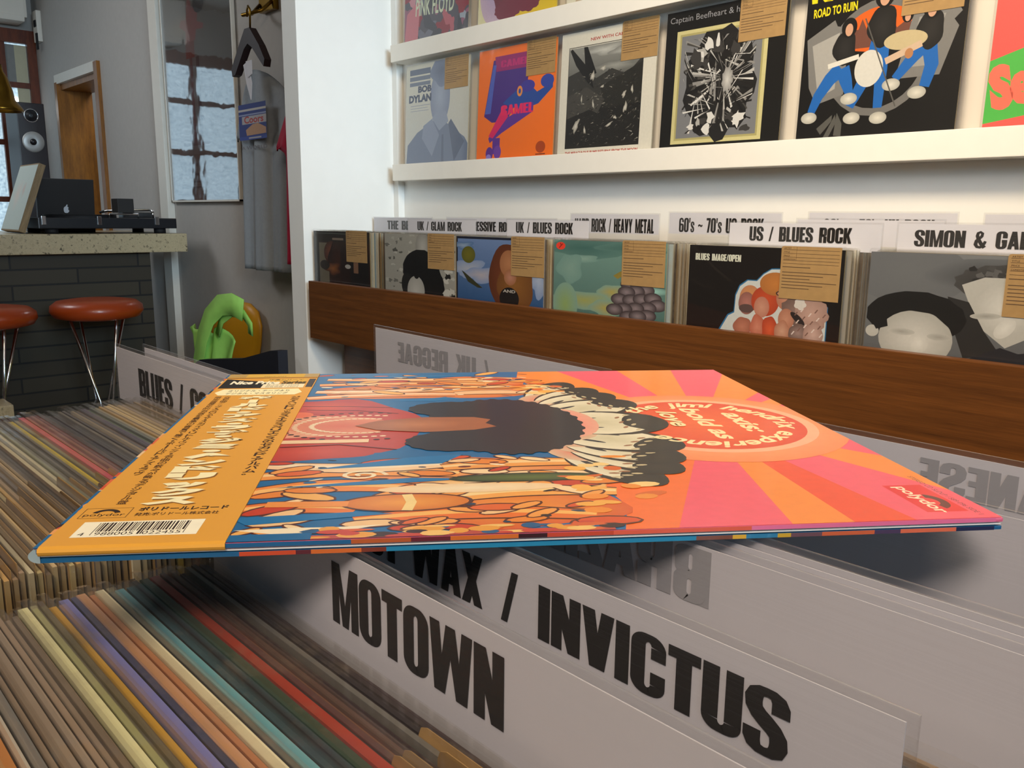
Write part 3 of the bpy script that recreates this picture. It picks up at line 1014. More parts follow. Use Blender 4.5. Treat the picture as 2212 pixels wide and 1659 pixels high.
def sleeve_mesh(w_, h_, th, mm, m0=.002, mt=.003, r=.006):
    P = [(-m0, -.001), (w_ + m0, -.001), (w_ + m0, h_ + mt - r)]
    P += [(w_ + m0 - r + r * cos(radians(a)), h_ + mt - r + r * sin(radians(a))) for a in (30, 60, 90)]
    P += [(-m0 + r - r * sin(radians(a)), h_ + mt - r + r * cos(radians(a))) for a in (0, 30, 60, 90)]
    n = len(P)
    V = [(x, -.0004, z) for x, z in P] + [(x, th + .0004, z) for x, z in P]
    m = MB().faces(V, [(i, (i + 1) % n, n + (i + 1) % n, n + i) for i in range(n)], M_RIM if mm is M_FILMB else mm)
    m.faces(V, [tuple(range(n)), tuple(range(2 * n - 1, n - 1, -1))], mm)
    return m.mesh('sleeve')


def card_mesh(w_, h_, detail=True):
    m = MB()
    r = .004
    P = [(0, 0), (w_, 0), (w_, h_)] + [(r - r * sin(radians(a)), h_ - r + r * cos(radians(a))) for a in (0, 45, 90)]
    m.prism(P, 'y', -.0003, 0, M_KRAFT)
    if detail:
        for k, z in enumerate((.93, .86, .79, .73, .67, .60, .5, .44, .38, .32, .26, .2)):
            x1 = w_ * (.97 if k < 5 else .95 - .22 * ((k * 7) % 3))
            hh = .0006 if k < 5 else .0012
            m.faces([(.004, -.00045, z * h_), (x1, -.00045, z * h_), (x1, -.00045, z * h_ + hh), (.004, -.00045, z * h_ + hh)], [(0, 1, 2, 3)], M_KRAFTL)
        for wd_, zz in (('ARTIST', .945), ('TITLE', .875), ('PRICE', .805), ('CONDITION', .74)):
            F_ = text2d(wd_, .01)
            m_x = max(q[0] for f in F_ for q in f)
            k_ = min(.0045, w_ * .2 / m_x)
            for f in F_:
                m.faces([(.005 + q[0] * k_, -.00045, zz * h_ + q[1] * .0038) for q in f], [list(range(len(f)))], M_KRAFTL)
        m.faces([(w_ * .26, -.00045, h_ * .73), (w_ * .265, -.00045, h_ * .73), (w_ * .265, -.00045, h_ * .995), (w_ * .26, -.00045, h_ * .995)], [(0, 1, 2, 3)], M_KRAFTL)
    return m.mesh('price_card')


# ------------------------------------------------------------------ display ledges and the covers on them
for z, lab in ((.110, 'white display ledge that carries the lower row of record covers'), (.480, 'white display ledge under the top row of record covers')):
    t = thing('display_ledge', lab, 'ledge', (-2.40, 1.675, z))
    MB().box(0, 4.2, 0, .010, 0, .052, M_LEDGE, .0015).build('front_lip', t)
    MB().box(0, 4.2, .010, .065, 0, .036, M_LEDGE).build('shelf_board', t)
struct('trim_2', MB().box(-2.452, -2.425, 1.715, 1.74, -.37, CZ, M_ALC, .002))

JAK = jacket_mesh(LP, LP, .0035)
SLV = sleeve_mesh(LP, LP, .0035, M_FILM, .003, .006)
SLW = sleeve_mesh(LP + .006, LP, .0035, M_FILM, .004, .004)
PCM = card_mesh(.112, .092)


def cover(x, y, z, lean, label, art, group, base='20201e', card=True, cardx=.205, crd=None):
    t = put('record_album', JAK, None, (x, y, z))
    t.color = lin(base)
    t.rotation_euler = (-radians(lean), 0, 0)
    tag(t, label, 'record', group)
    art.build('printed_cover', M_GPRINT, t, base=.0002)
    put('plastic_sleeve', SLW, t, (0, -.0012, 0))
    if card:
        put('price_card', PCM, t, (cardx, -.0009, LP - .0885))
    return t


def A_():
    return Art(LP, LP)


# --- lower row
zc, yc = .150, 1.690
a = A_().rect(0, 0, 1, 1, 'c9c6b6', 'bfc0bb')
a.poly([(.02, 0), (.04, .22), (.2, .34), (.36, .40), (.42, .44), (.62, .44), (.72, .38), (.95, .26), (1, .2), (1, 0)], '6f7b92')
a.ell(.56, .66, .155, .27, '9ba4b6', '7e89a0').ell(.58, .90, .17, .14, '5d687e', '76829a', wob=.15)
a.poly([(.44, .46), (.50, .52), (.66, .52), (.70, .42), (.56, .34)], '8d97ab').poly([(.30, .40), (.44, .46), (.56, .30), (.45, .10), (.28, .28)], '8590a6').poly([(.70, .40), (.74, .44), (.95, .22), (.80, .04)], '59647b')
a.poly([(.60, .30), (.63, .30), (.64, 0), (.60, 0)], '5d687e')
a.rect(.06, .90, .40, .955, '5d687e').rect(.06, .845, .40, .885, '6c7688').rect(.06, .795, .40, .83, '6c7688')
a.text('BOB', .20, .725, .22, .066, '3c4862', bold=.06).text('DYLAN', .05, .635, .37, .074, '3c4862', bold=.06)
a.rect(.08, .60, .4, .606, '8a90a0').rect(.08, .575, .36, .58, '8a90a0').rect(.08, .55, .38, .555, '8a90a0')
cover(-2.3505, yc, zc, 2.4, 'cream record cover with a blue-grey portrait shape, leftmost on the lower ledge', a, 'record covers on the lower ledge', 'c9c6b6', True, .198)
a = A_().rect(0, 0, 1, 1, 'f07012')
a.poly([(.20, .90), (.66, .93), (.66, .62), (.58, .60), (.56, .56), (.40, .36), (.20, .36), (.09, .42)], '43207c')
a.poly([(.22, .93), (.66, .93), (.66, .80), (.24, .80)], '8f1a64').poly([(.10, .44), (.18, .44), (.24, .86), (.20, .86)], '4a5ab0')
a.poly([(.34, .52), (.60, .66), (.70, .64), (.78, .58), (.90, .62), (.97, .70), (.97, .60), (.80, .48), (.58, .44)], '1b4494').ell(.90, .66, .08, .055, '2a3f9c').ell(.66, .64, .09, .05, '3a2f92')
a.poly([(.16, .22), (.26, .34), (.74, .50), (.74, .42), (.34, .26), (.18, .18)], '5a2a8c').poly([(.16, .24), (.36, .50), (.42, .40), (.22, .22)], 'd4185c')
a.ell(.56, .605, .035, .045, 'e08a3a').ell(.56, .605, .015, .022, '1b4494')
a.text('CAMEL', .32, .415, .42, .085, 'e01a5a', font='heavy').rect(.22, .08, .32, .22, '5a2a8c').ell(.18, .085, .05, .06, '5a2a8c').ell(.29, .095, .05, .06, '6a3a9c').ell(.17, .05, .035, .03, '8a7ac8')
a.text('CAMEL', .30, .83, .36, .06, 'b8206c', font='heavy').ell(.85, .115, .06, .05, 'a8400a').rect(.79, .05, .91, .06, '7a300a').rect(.34, .035, .5, .04, 'a8400a')
cover(-1.9918, yc, zc, 2.4, 'orange record cover with a purple and blue block shape and a magenta word', a, 'record covers on the lower ledge', 'f07012', True, .20)
a = A_().rect(0, 0, 1, 1, 'd9d4c4')
a.rect(.09, .085, .87, .875, '1c1b18')
rnd = random.Random(3)
a.rect(.09, .60, .87, .875, '8d8d86', '5a5a55').ell(.48, .83, .2, .04, 'c0c0b8', '8d8d86', wob=.3).ell(.70, .80, .16, .04, 'b8b8b0', '80807a', wob=.3).ell(.60, .70, .22, .04, '9a9a92', '6d6d67', wob=.3)
a.poly([(.09, .66), (.24, .70), (.40, .62), (.56, .68), (.72, .62), (.87, .74), (.87, .45), (.09, .45)], '33322e').poly([(.45, .55), (.87, .70), (.87, .40), (.5, .38)], '25241f').poly([(.09, .5), (.3, .56), (.5, .45), (.4, .3), (.09, .3)], '403e39').poly([(.09, .32), (.34, .38), (.60, .28), (.87, .34), (.87, .085), (.09, .085)], '1f1e1b')
a.poly([(.10, .86), (.17, .74), (.30, .60), (.38, .54), (.34, .64), (.40, .66), (.29, .875), (.25, .875), (.27, .74), (.12, .875)], '161512')
for k in range(330):
    x, y = rnd.uniform(.10, .86), rnd.uniform(.09, .66)
    q = rnd.uniform(-.5, .9)
    L_ = rnd.uniform(.01, .045)
    g = rnd.choice(('2c2b27', '4d4b45', '6a675f', '8d897e', '151411', '1a1916', '57544c', '3a3832'))
    pp = [(x, y), (x + L_ * cos(q), y + L_ * sin(q)), (x + L_ * .9 * cos(q + .25), y + L_ * .9 * sin(q + .25))]
    a.polys([[(min(.868, max(.092, u)), min(.87, max(.087, v))) for u, v in pp]], g)
for x, y, rx, ry in ((.36, .64, .022, .035), (.47, .69, .03, .018), (.70, .47, .016, .03), (.72, .37, .018, .04), (.38, .42, .010, .035), (.20, .26, .025, .06), (.25, .47, .008, .03), (.56, .25, .04, .010), (.62, .3, .02, .012), (.30, .22, .012, .03), (.47, .55, .02, .01), (.78, .5, .012, .03)):
    a.ell(x, y, rx, ry, 'd0ccc0', '8a867a', rot=rnd.uniform(-30, 30), n=12, wob=.4, seed=int(x * 99))
a.rect(.09, .085, .87, .10, '26241f')
for q in (rect(.085, .08, .09, .88), rect(.87, .08, .875, .88), rect(.085, .88, .875, .885), rect(.085, .08, .875, .085)):
    a.polys([q], '0c0c0a')
a.text('NEW WITH CAMEL', .32, .915, .40, .024, 'b03a34', bold=.02).text('THE MIRACULOUS PUMP RETURNS FROM THE MOON', .09, .032, .78, .024, 'b03a34', bold=.03)
cover(-1.6584, yc, zc, 2.4, 'white record cover with a dark engraving in a frame and small red lettering', a, 'record covers on the lower ledge', 'd9d4c4', True, .205)
a = A_().rect(0, 0, 1, 1, '12110f')
a.rect(.10, .06, .86, .86, 'c9c088').rect(.13, .085, .83, .835, 'a89f68').rect(.145, .10, .815, .82, '77787a')
rnd = random.Random(5)
a.ell(.49, .46, .26, .34, '1e1d1c', wob=.2, lobes=9)
for k in range(240):
    q = rnd.uniform(0, 2 * pi)
    r0, r1 = rnd.uniform(.02, .14), rnd.uniform(.12, .36)
    cx, cy = rnd.choice(((.54, .5), (.54, .5), (.54, .5), (.32, .46), (.5, .3), (.46, .66)))
    g = rnd.choice(('d4d2cc', 'b4b2ac', '8a8884', '1c1a18', '2a2826', '45433f', '121110'))
    dq = rnd.uniform(.02, .09)
    pp = [(cx + r0 * cos(q), cy + r0 * sin(q)), (cx + r1 * cos(q + .05), cy + r1 * sin(q + .05)), (cx + r1 * .98 * cos(q + .05 + dq), cy + r1 * .98 * sin(q + .05 + dq))]
    pp = [(min(.77, max(.18, x)), min(.79, max(.13, y))) for x, y in pp]
    a.polys([pp], g)
for k in range(26):
    a.ell(rnd.uniform(.22, .74), rnd.choice((rnd.uniform(.14, .24), rnd.uniform(.6, .78))), rnd.uniform(.015, .05), rnd.uniform(.02, .05), rnd.choice(('d4d2cc', 'aaa8a2', '1c1a18', '3a3836')), n=10, wob=.4, seed=k)
a.ell(.56, .48, .035, .07, 'c8c6c0', '8a8884', wob=.4, lobes=9)
a.text('Captain Beefheart & his Magic Band', .03, .91, .95, .055, '8d8d90', bold=.0)
cover(-1.3181, yc, zc, 2.4, 'black record cover with a cream framed silver burst picture', a, 'record covers on the lower ledge', '12110f', True, .197)
a = A_().rect(0, 0, 1, 1, '0e0d0c')
a.text('RAMONES', .03, .88, .92, .13, 'e8d418', bold=.045, shear=-.12).text('ROAD TO RUIN', .05, .79, .29, .055, 'e8d418', bold=.03, rot=2)
a.ell(.50, .50, .335, .345, '6f6d69').ell(.50, .50, .29, .30, '0e0d0c').ell(.50, .53, .29, .27, 'd8601c', a0=10, a1=170)
a.poly([(.24, .57), (.24, .70), (.30, .72), (.30, .68), (.36, .68), (.38, .74), (.42, .66), (.5, .68), (.56, .73), (.6, .66), (.66, .70), (.72, .66), (.78, .68), (.78, .56)], '6e4436')
a.poly([(.02, .66), (.20, .76), (.22, .72), (.30, .70), (.30, .30), (.12, .25), (.06, .36)], '7a7874').poly([(.06, .62), (.24, .68), (.24, .34), (.13, .29)], 'a5a29b')
a.poly([(.70, .76), (.93, .76), (.97, .70), (.93, .66), (.96, .62), (.88, .36), (.62, .36)], '7a7874').poly([(.73, .70), (.88, .70), (.80, .42), (.68, .42)], '98958e')
BL = '1d62ae'
a.polys(stroke([(.27, .46), (.20, .40), (.13, .30), (.09, .20)], [.10, .085, .07, .05]) + stroke([(.28, .46), (.31, .38), (.34, .30)], [.09, .08, .05]), BL)
a.polys(stroke([(.50, .60), (.46, .44), (.40, .32), (.35, .22)], [.10, .085, .07, .055]) + stroke([(.52, .60), (.53, .42), (.53, .2)], [.09, .075, .055]), BL)
a.polys(stroke([(.80, .56), (.72, .48), (.62, .36)], [.09, .075, .05]) + stroke([(.80, .56), (.83, .42), (.80, .30)], [.09, .08, .06]), BL)
for x, y, s_ in ((.28, .58, .075), (.51, .68, .09), (.80, .62, .08)):
    a.ell(x, y, s_, s_ * 1.35, '2a2826', '191817', wob=.1)
for x, y, s_ in ((.30, .70, .05), (.51, .86, .062), (.80, .74, .05), (.66, .72, .034)):
    a.ell(x, y, s_, s_ * 1.2, '100f0e').ell(x, y - s_ * .25, s_ * .5, s_ * .75, 'c99a7c')
a.ell(.66, .58, .13, .055, 'bfae86').ell(.45, .44, .09, .11, 'cfccc2').polys(stroke([(.18, .48), (.38, .52)], .03), 'd8d4c8').polys(stroke([(.55, .47), (.76, .55)], .04), 'c9ad92').ell(.69, .50, .025, .03, 'b07a50')
for x, y in ((.08, .17), (.34, .27), (.37, .15), (.54, .14), (.60, .33), (.76, .27)):
    a.ell(x, y, .055, .036, 'd8d4c6', 'aaa79b')
a.polys(stroke([(.40, .74), (.64, .2)], .008), '55534f')
a.polys([[(.14, .10), (.24, .18), (.24, .14), (.17, .06)], [(.19, .04), (.26, .18), (.27, .13), (.22, .03)], [(.26, .05), (.27, .19), (.31, .12), (.31, .04)]], '55544f')
a.text('STEREO', .86, .03, .06, .012, 'c8c018', bold=.02)
cover(-.9625, yc, zc, 2.4, 'black record cover with blue legged figures in a grey ring and yellow words', a, 'record covers on the lower ledge', '0e0d0c', True, .195)
a = A_().rect(0, 0, 1, 1, 'ea5a52')
a.poly([(0, .06), (0, .40), (1, .72), (1, .22)], '4fb04a')
a.text('Sex', .04, .12, .36, .25, 'f0705a', bold=.07, rot=12).text('PISTOLS', .45, .28, .5, .2, 'f0705a', bold=.05, rot=10).text('NEVER MIND', .1, .84, .8, .1, '1a1412', bold=.04)
cover(-.600, yc, zc, 2.4, 'salmon red record cover with a slanting green band, at the right edge', a, 'record covers on the lower ledge', 'ea5a52', False)
# --- top row
zt = .522
a = A_().rect(0, 0, 1, 1, '4d4a56')
rnd = random.Random(11)
for k in range(46):
    a.ell(rnd.random(), rnd.random() * .9, rnd.uniform(.04, .16), rnd.uniform(.03, .12), rnd.choice(('b05a66', '8f5a70', '3a3a44', '6a6a78', 'c0808a', '2c2a32', '8a2a38', '9aa4b0')), None, rot=rnd.uniform(0, 180), n=14, wob=.3, seed=k)
a.poly([(.0, 0), (.22, 0), (.26, .42), (.04, .30)], 'c2707a')
a.text('PiNK FLOYD', .18, .26, .60, .16, 'c9d2b4', bold=.02, rot=-3)
cover(-2.345, yc, zt, 2.4, 'dark marbled record cover with pale lettering, leftmost on the top ledge', a, 'record covers on the top ledge', '4d4a56', False)
a = A_().rect(0, 0, 1, 1, 'd8b81e').poly([(0, 0), (0, 1), (.3, 1), (.18, 0)], 'd6cfa0').ell(.22, .3, .2, .3, 'a893b8', 'c0a8b8')
a.ell(.47, .46, .32, .38, '6a2434', wob=.12, lobes=17).ell(.47, .50, .25, .29, 'c89a3c').ell(.47, .52, .2, .24, '4a2430', '6a3a44').ell(.50, .5, .1, .12, '5a6470', wob=.3)
a.ell(.84, .30, .12, .1, '6a2434', wob=.15, lobes=9).ell(.66, .16, .14, .09, '72283a', wob=.15, lobes=9).ell(.40, .12, .16, .08, '72283a', wob=.15, lobes=11)
cover(-1.986, yc, zt, 2.4, 'yellow record cover with a maroon ring shape, second on the top ledge', a, 'record covers on the top ledge', 'd8b81e', False)
a = A_().rect(0, 0, 1, 1, 'd8d2bc').ell(.3, .05, .2, .06, 'b8a488').ell(.62, .08, .12, .1, '4a3a34').ell(.8, .06, .1, .05, 'a89a84')
cover(-1.635, yc, zt, 2.4, 'cream record cover barely showing at the top of the picture', a, 'record covers on the top ledge', 'd8d2bc', False)

# ------------------------------------------------------------------ wall rack with its stacks of records
t = thing('record_rack', 'long brown wooden record rack built along the back wall', 'rack', (-2.41, 1.36, FZ))
MB().box(-.005, 4.4, 0, .020, .715, .895, M_RAIL, .002).build('front_board', t)
MB().box(.0, 4.4, .02, .375, .715, .733, M_RAIL).build('bottom_board', t)
MB().box(.0, 4.4, .12, .14, .0, .715, M_RAIL).build('base_board', t)
for k in (0, 2, 3, 4, 5):
    x = (.332, .688, 1.023, 1.381, 1.745, 2.10)[k]
    MB().box(x - .002, x + .002, .03, .375, .733, .85, M_RAIL).build('partition', t)
RACK_Z = FZ + .734


def wall_front(x, label, art, base, cardx=.200, sticker=False, card=True):
    t = put('record_album', JAK, None, (x, 1.394, RACK_Z))
    t.color = lin(base)
    # only the upper half of these covers stands above the rack board
    art.F = [([(px, .49 + .51 * py, c) for px, py, c in P], l) for P, l in art.F] + [([(0, 0, c0), (1, 0, c0), (1, .5, c0), (0, .5, c0)], 0) for c0 in [lin(base)]]
    tag(t, label, 'record', 'front records of the rack stacks')
    art.build('printed_cover', M_GPRINT, t, base=.0002)
    put('plastic_sleeve', SLV, t, (0, -.0011, 0))
    if card:
        put('price_card', PCM, t, (cardx, -.0009, LP - .088))
    return t


a = A_().rect(0, 0, 1, 1, '17100c')
a.rect(.10, 0, 1, .80, '2a140c').rect(.1, .0, .28, .78, '6a6250').ell(.33, .60, .14, .22, '7a4026', '3a1a10').ell(.44, .50, .16, .34, '3a1c10', '241009', wob=.2).ell(.35, .30, .14, .12, '8a5226', '3a1a10', wob=.3).ell(.20, .36, .09, .09, '2a221c')
a.rect(.5, 0, .68, .78, '22100a').rect(.66, 0, .98, .6, '0f0b09').ell(.62, .36, .05, .04, 'a8a29a').rect(.72, .25, .8, .48, '7a5a44')
a.rect(.35, .84, .55, .88, '7a6a5a').rect(.04, .955, .9, .965, '5a6058')
wall_front(-2.432, 'dark brown record cover with a shadowy shape, front of the leftmost rack stack', a, '17100c', .19)
a = A_().rect(0, 0, 1, 1, '9a988e')
rnd = random.Random(21)
for k in range(60):
    a.ell(rnd.random(), rnd.random(), rnd.uniform(.01, .04), rnd.uniform(.01, .04), rnd.choice(('6a6962', 'b4b2a8', 'aaa89e', '55544e')), n=9, wob=.5, seed=k)
a.rect(.62, .66, .80, 1, '3a3a3a').ell(.56, .8, .1, .25, 'b2b0a8', '8a8880')
a.ell(.53, .42, .25, .32, '0d0d0d', wob=.06, lobes=13).ell(.68, .14, .17, .34, '0d0d0d', wob=.06, lobes=13).ell(.33, .16, .08, .2, '1a1a18').ell(.46, .06, .125, .25, 'bcbab2', 'a09e96').ell(.47, .34, .04, .08, '0d0d0d')
for k in range(12):
    a.ell(rnd.uniform(.86, 1), rnd.uniform(0, .55), .04, .05, rnd.choice(('1c1c1a', 'c0beb4')), n=9, wob=.5, seed=k + 90)
wall_front(-2.0402, 'mottled grey and white record cover with a black round shape, second rack stack', a, '9a988e', .20)
a = A_().rect(0, 0, 1, 1, '6c84ae', '27507f').rect(0, .965, 1, 1, '14182a').rect(0, 0, .012, 1, '14182a')
a.ell(.14, .50, .22, .14, 'a9adb8', '7f92b4', wob=.3).ell(.30, .42, .22, .12, 'b0a8ae', '7f92b4', wob=.3).ell(.08, .86, .14, .06, '8fa2b8', '4a6c98', wob=.3).ell(.95, .40, .09, .24, 'a9b4c8', '7f92b4', wob=.3)
a.ell(.145, .72, .085, .13, '6f6a1c', '59581c')
a.ell(.60, .40, .20, .52, '70381c', '5a2c14', wob=.05).ell(.70, .30, .20, .40, '8a5a26', '70441c', wob=.1).ell(.62, .62, .10, .20, 'b07850', '9a6440').ell(.64, .42, .07, .12, 'b8806a', '9a6440')
a.polys([[(.06, .47), (.10, .44), (.32, .22), (.26, .22), (.14, .30)]], '34341c').ell(.63, .10, .11, .17, '17110f').text('AND', .56, .19, .14, .045, 'b8b2a8', bold=.03)
wall_front(-1.7185, 'sky blue record cover with a yellow disc, clouds and long auburn shape, third rack stack', a, '27507f', .205)
a = A_().rect(0, 0, 1, 1, '6f9288', '4d6e68')
a.ell(.3, .9, .36, .14, '3f6660', '567a72', wob=.2).ell(.72, .92, .3, .08, '3c625c', '567a72', wob=.2).ell(.28, .76, .15, .05, '86a498', '6f9288', wob=.2).ell(.16, .62, .12, .2, '7d9c90', '6f9288', wob=.2)
a.ell(.30, .2, .3, .12, '9a9c54', '7c9c8c', wob=.2).ell(.55, .34, .12, .10, 'a89a4c', '7c9c8c', wob=.2).ell(.5, .12, .14, .12, 'a89a4c', '7c9c8c', wob=.2).ell(.9, .40, .12, .05, '9ccfc4', '6f9288').ell(.12, .12, .12, .3, '88a05c', '7c9c8c')
a.polys([[(.56, .56), (.62, .62), (.70, .66), (.70, .62), (.6, .52)]], '8a7a34')
rnd = random.Random(31)
for x, y in ((.70, .46), (.78, .47), (.84, .40), (.76, .38), (.68, .36), (.62, .26), (.72, .26), (.81, .28), (.90, .30), (.94, .22), (.86, .18), (.76, .16), (.66, .14), (.58, .12), (.70, .04), (.86, .08), (.78, .06)):
    a.ell(x, y, .075, .078, '8a7d80', '3a3032', n=20)
a.ell(.065, .92, .045, .052, 'e8402a').line([(.05, .89), (.07, .93), (.06, .96)], .008, '7a2018').line([(.06, .91), (.085, .95)], .008, '7a2018')
wall_front(-1.371, 'teal record cover with a bunch of dark grapes and a red dot sticker', a, '6f9288', .20)
a = A_().rect(0, 0, 1, 1, '120c09').poly([(0, .30), (.3, .22), (.7, .3), (1, .2), (1, 0), (0, 0)], '1d0f0a').line([(.03, .98), (.2, .72), (.3, .6)], .02, '1e1813').line([(.02, .6), (.1, .52), (.2, .5)], .02, '1b1511')
a.text('BLUES IMAGE/OPEN', .045, .825, .32, .080, 'd0d2c0', font='heavy')
OUT = [(.30, .20), (.34, .24), (.345, .44), (.37, .55), (.42, .62), (.48, .62), (.52, .70), (.57, .76), (.66, .77), (.72, .66), (.80, .56), (.84, .48), (.92, .38), (.92, 0), (.24, 0)]
cxx = sum(p[0] for p in OUT) / len(OUT)
a.poly([(x + (x - .62) * .02, y + .012) for x, y in OUT], '2a6a96').poly(OUT, 'c4c8c4')
a.ell(.44, .42, .07, .15, 'c8904e', 'b87c58').ell(.42, .36, .055, .13, 'b07468', '8a5a50').ell(.42, .30, .05, .05, '5a4440').ell(.54, .40, .09, .17, 'c4502a', 'a84024').ell(.52, .33, .05, .12, 'c69078', 'b07460').ell(.60, .60, .10, .13, 'bd7838', 'a86a34').ell(.67, .46, .06, .14, 'c08a70', 'a87058')
a.ell(.64, .50, .035, .03, '4a342c').ell(.64, .50, .025, .02, 'c08a70').ell(.74, .32, .08, .14, '8a7068', '6a544c', wob=.3, lobes=9).ell(.83, .30, .09, .17, 'bd9a8c', 'a08074', wob=.2, lobes=9).ell(.68, .22, .05, .12, 'c08a70', 'a87058').ell(.75, .24, .025, .08, '2c2220', rot=30).ell(.76, .40, .03, .05, 'cfc8c0', wob=.3, lobes=5)
for x, y, rx, ry, c, c2 in ((.40, .08, .06, .12, 'b87860', '9a5c48'), (.50, .10, .05, .14, 'c8826a', 'b0604a'), (.58, .08, .05, .16, 'd05a34', 'a84024'), (.66, .08, .05, .12, 'c89a80', 'a87058'), (.76, .08, .06, .10, '9a8078', '6a544c'), (.85, .08, .06, .14, 'c4a498', 'a08074')):
    a.ell(x, y, rx, ry, c, c2, wob=.1, seed=int(x * 50))
for k in range(16):
    a.line([(.72 + .012 * k, .06 + .3 * ((k * 5) % 7) / 7), (.735 + .012 * k, .10 + .3 * ((k * 5) % 7) / 7)], .008, '7a5a50' if k % 2 else 'd4c4bc')
wall_front(-1.0019, 'black record cover with a cluster of orange cut-out shapes and small pale words', a, '120c09', .197)
a = A_().rect(0, 0, 1, 1, '77797a', '5c5e60')
a.ell(.20, .8, .3, .3, '6a6c6d', '66686a').ell(.60, .80, .30, .18, '3a3b3c', '66686a', wob=.1)
a.ell(.66, .75, .22, .16, '2f2e2d', '454443', wob=.12, lobes=15)
rnd = random.Random(71)
for k in range(40):
    a.ell(rnd.uniform(.50, .86), rnd.uniform(.72, .9), .02, .025, rnd.choice(('4a4948', '2a2928', '5c5b5a', '383736')), n=9, wob=.3, seed=k)
a.poly([(.46, .72), (.56, .80), (.76, .80), (.84, .66), (.80, .30), (.68, .16), (.58, .30), (.50, .55)], 'b5b3ab').ell(.66, .52, .13, .24, 'd2d0c8', 'b5b3ab')
a.poly([(.40, .60), (.50, .56), (.58, .30), (.66, .10), (.50, .02), (.44, .30)], '2a2928').poly([(.5, .0), (.66, .16), (.74, .12), (.9, .2), (.9, 0)], '26262a')
a.ell(.25, .38, .24, .24, '141312', '191817', wob=.05, lobes=13).ell(.26, .16, .185, .28, 'cfcdc5', 'a9a79f').poly([(.10, .36), (.20, .44), (.34, .42), (.42, .30), (.44, .40), (.30, .50), (.14, .46)], '191817').ell(.04, .20, .035, .06, 'b5b3ab').poly([(.02, .34), (.10, .44), (.12, .26), (.06, .22)], '1a1918')
a.ell(.19, .22, .07, .035, '9a9890', 'b8b6ae').ell(.38, .20, .06, .035, '9a9890', 'b4b2aa').ell(.28, .12, .05, .1, 'd8d6ce', 'c4c2ba').ell(.58, .44, .07, .03, '96948c', 'b5b3ab', rot=10).ell(.75, .50, .06, .03, '96948c', 'b5b3ab', rot=20).ell(.67, .34, .04, .1, 'd8d6ce', 'c8c6be', rot=-15)
wall_front(-.643, 'black and white record cover with two pale heads, rightmost rack stack', a, '5c5e60', .205)

# the records standing behind each front one
JS = jacket_mesh(LP, LP, .0036)
SS = sleeve_mesh(LP, LP, .0036, M_FILMB, .002, .004)
pal = ['b9b2a2', '8f8a80', 'a8a090', '6a6058', '55483c', 'c4bda8', '7a7268', '9a9488', '3a342e', 'aaa59a', '84949a', '665a4c', 'b0a890', '4a4038', '98a2a0', 'c0bcb0']
names = ['dark brown', 'mottled grey', 'sky blue', 'teal', 'black cut-out', 'two-headed grey']
sx = (-2.432, -2.0402, -1.7185, -1.371, -1.0019, -.643)
for si, x in enumerate(sx):
    rnd = random.Random(100 + si)
    for k in range(1, 16):
        o = put('record_album', JS, None, (x + rnd.uniform(-.002, .006) + .0012 * k * (si == 0), 1.399 + .0058 * k, RACK_Z))
        o.color = lin(pal[(k * 5 + si * 3) % 16])
        o.scale.z = 1 - rnd.uniform(0, .006)
        tag(o, f'sleeved record standing {ordw(k)} behind the {names[si]} front cover in the rack', 'record', f'records stacked behind the {names[si]} cover')
        put('plastic_sleeve', SS, o)


# ------------------------------------------------------------------ divider cards with lettering
def divider(x, y, ztop, w_, floor_z, label, txt, tx, th, zt0, ztb, ink=None, group='rack divider cards', paper_h=.05, mirror=False, yaw=0, lip=.003, heavyk=True):
    """tx, th: left and right of the lettering; zt0, ztb: its top and bottom height"""
    t = thing('divider_card', label, 'divider card', (x, y, floor_z), (0, 0, yaw), group)
    H_ = ztop - floor_z
    MB().box(lip, w_ - lip, -.0002, .0002, H_ - paper_h, H_ - lip, M_PAPER).build('paper_label', t)
    MB().box(0, w_, -.0008, .0008, 0, H_, M_POCKET, .0006).build('plastic_pocket', t)
    m, m_i = MB(), 0
    for txt, tx, th in ([(txt, tx, th)] if isinstance(txt, str) else txt):
        if not txt:
            continue
        F, wd = heavy(txt)
        h_ = zt0 - ztb
        k = (th - tx) / wd
        for p in F:
            V = []
            for a_, b_ in p:
                xx = (th - a_ * k) if mirror else (tx + a_ * k)
                V.append((xx - x, -.00035 - m_i * 3e-6, ztb + b_ * h_ - floor_z))
            m_i += 1
            m.faces(V, [list(range(len(V)))], ink or M_INK)
    if m.v:
        m.build('lettering', t)
    return t


RF = RACK_Z
divider(-2.434, 1.62, -.005, .32, RF, 'rack divider card with a half hidden word, leftmost above the dark brown cover', 'THE BEAT', -2.354, -2.19, -.018, -.046)
divider(-2.078, 1.5002, -.009, .311, RF, 'rack divider card with a slash and two short words above the mottled grey cover', 'UK / GLAM ROCK', -2.029, -1.827, -.0175, -.0425)
divider(-1.990, 1.575, -.004, .45, RF, 'long rack divider card mostly hidden between the glam and blues cards', 'PROGRESSIVE ROCK', -1.935, -1.695, -.016, -.042)
divider(-1.606, 1.4610, -.006, .28, RF, 'rack divider card with three short words above the sky blue cover', 'UK / BLUES ROCK', -1.570, -1.377, -.014, -.040)
divider(-1.557, 1.64, .010, .29, RF, 'taller rack divider card naming loud rock, above the teal cover', 'HARD ROCK / HEAVY METAL', -1.540, -1.284, -.004, -.037)
divider(-1.243, 1.64, .014, .293, RF, 'rack divider card beginning with decade numbers, behind the blues card', "60's ~ 70's US ROCK", -1.212, -.993, .000, -.032)
divider(-.951, 1.4445, -.005, .302, RF, 'rack divider card above the black cut-out cover, large black words', 'US / BLUES ROCK', -.904, -.703, -.0145, -.041)
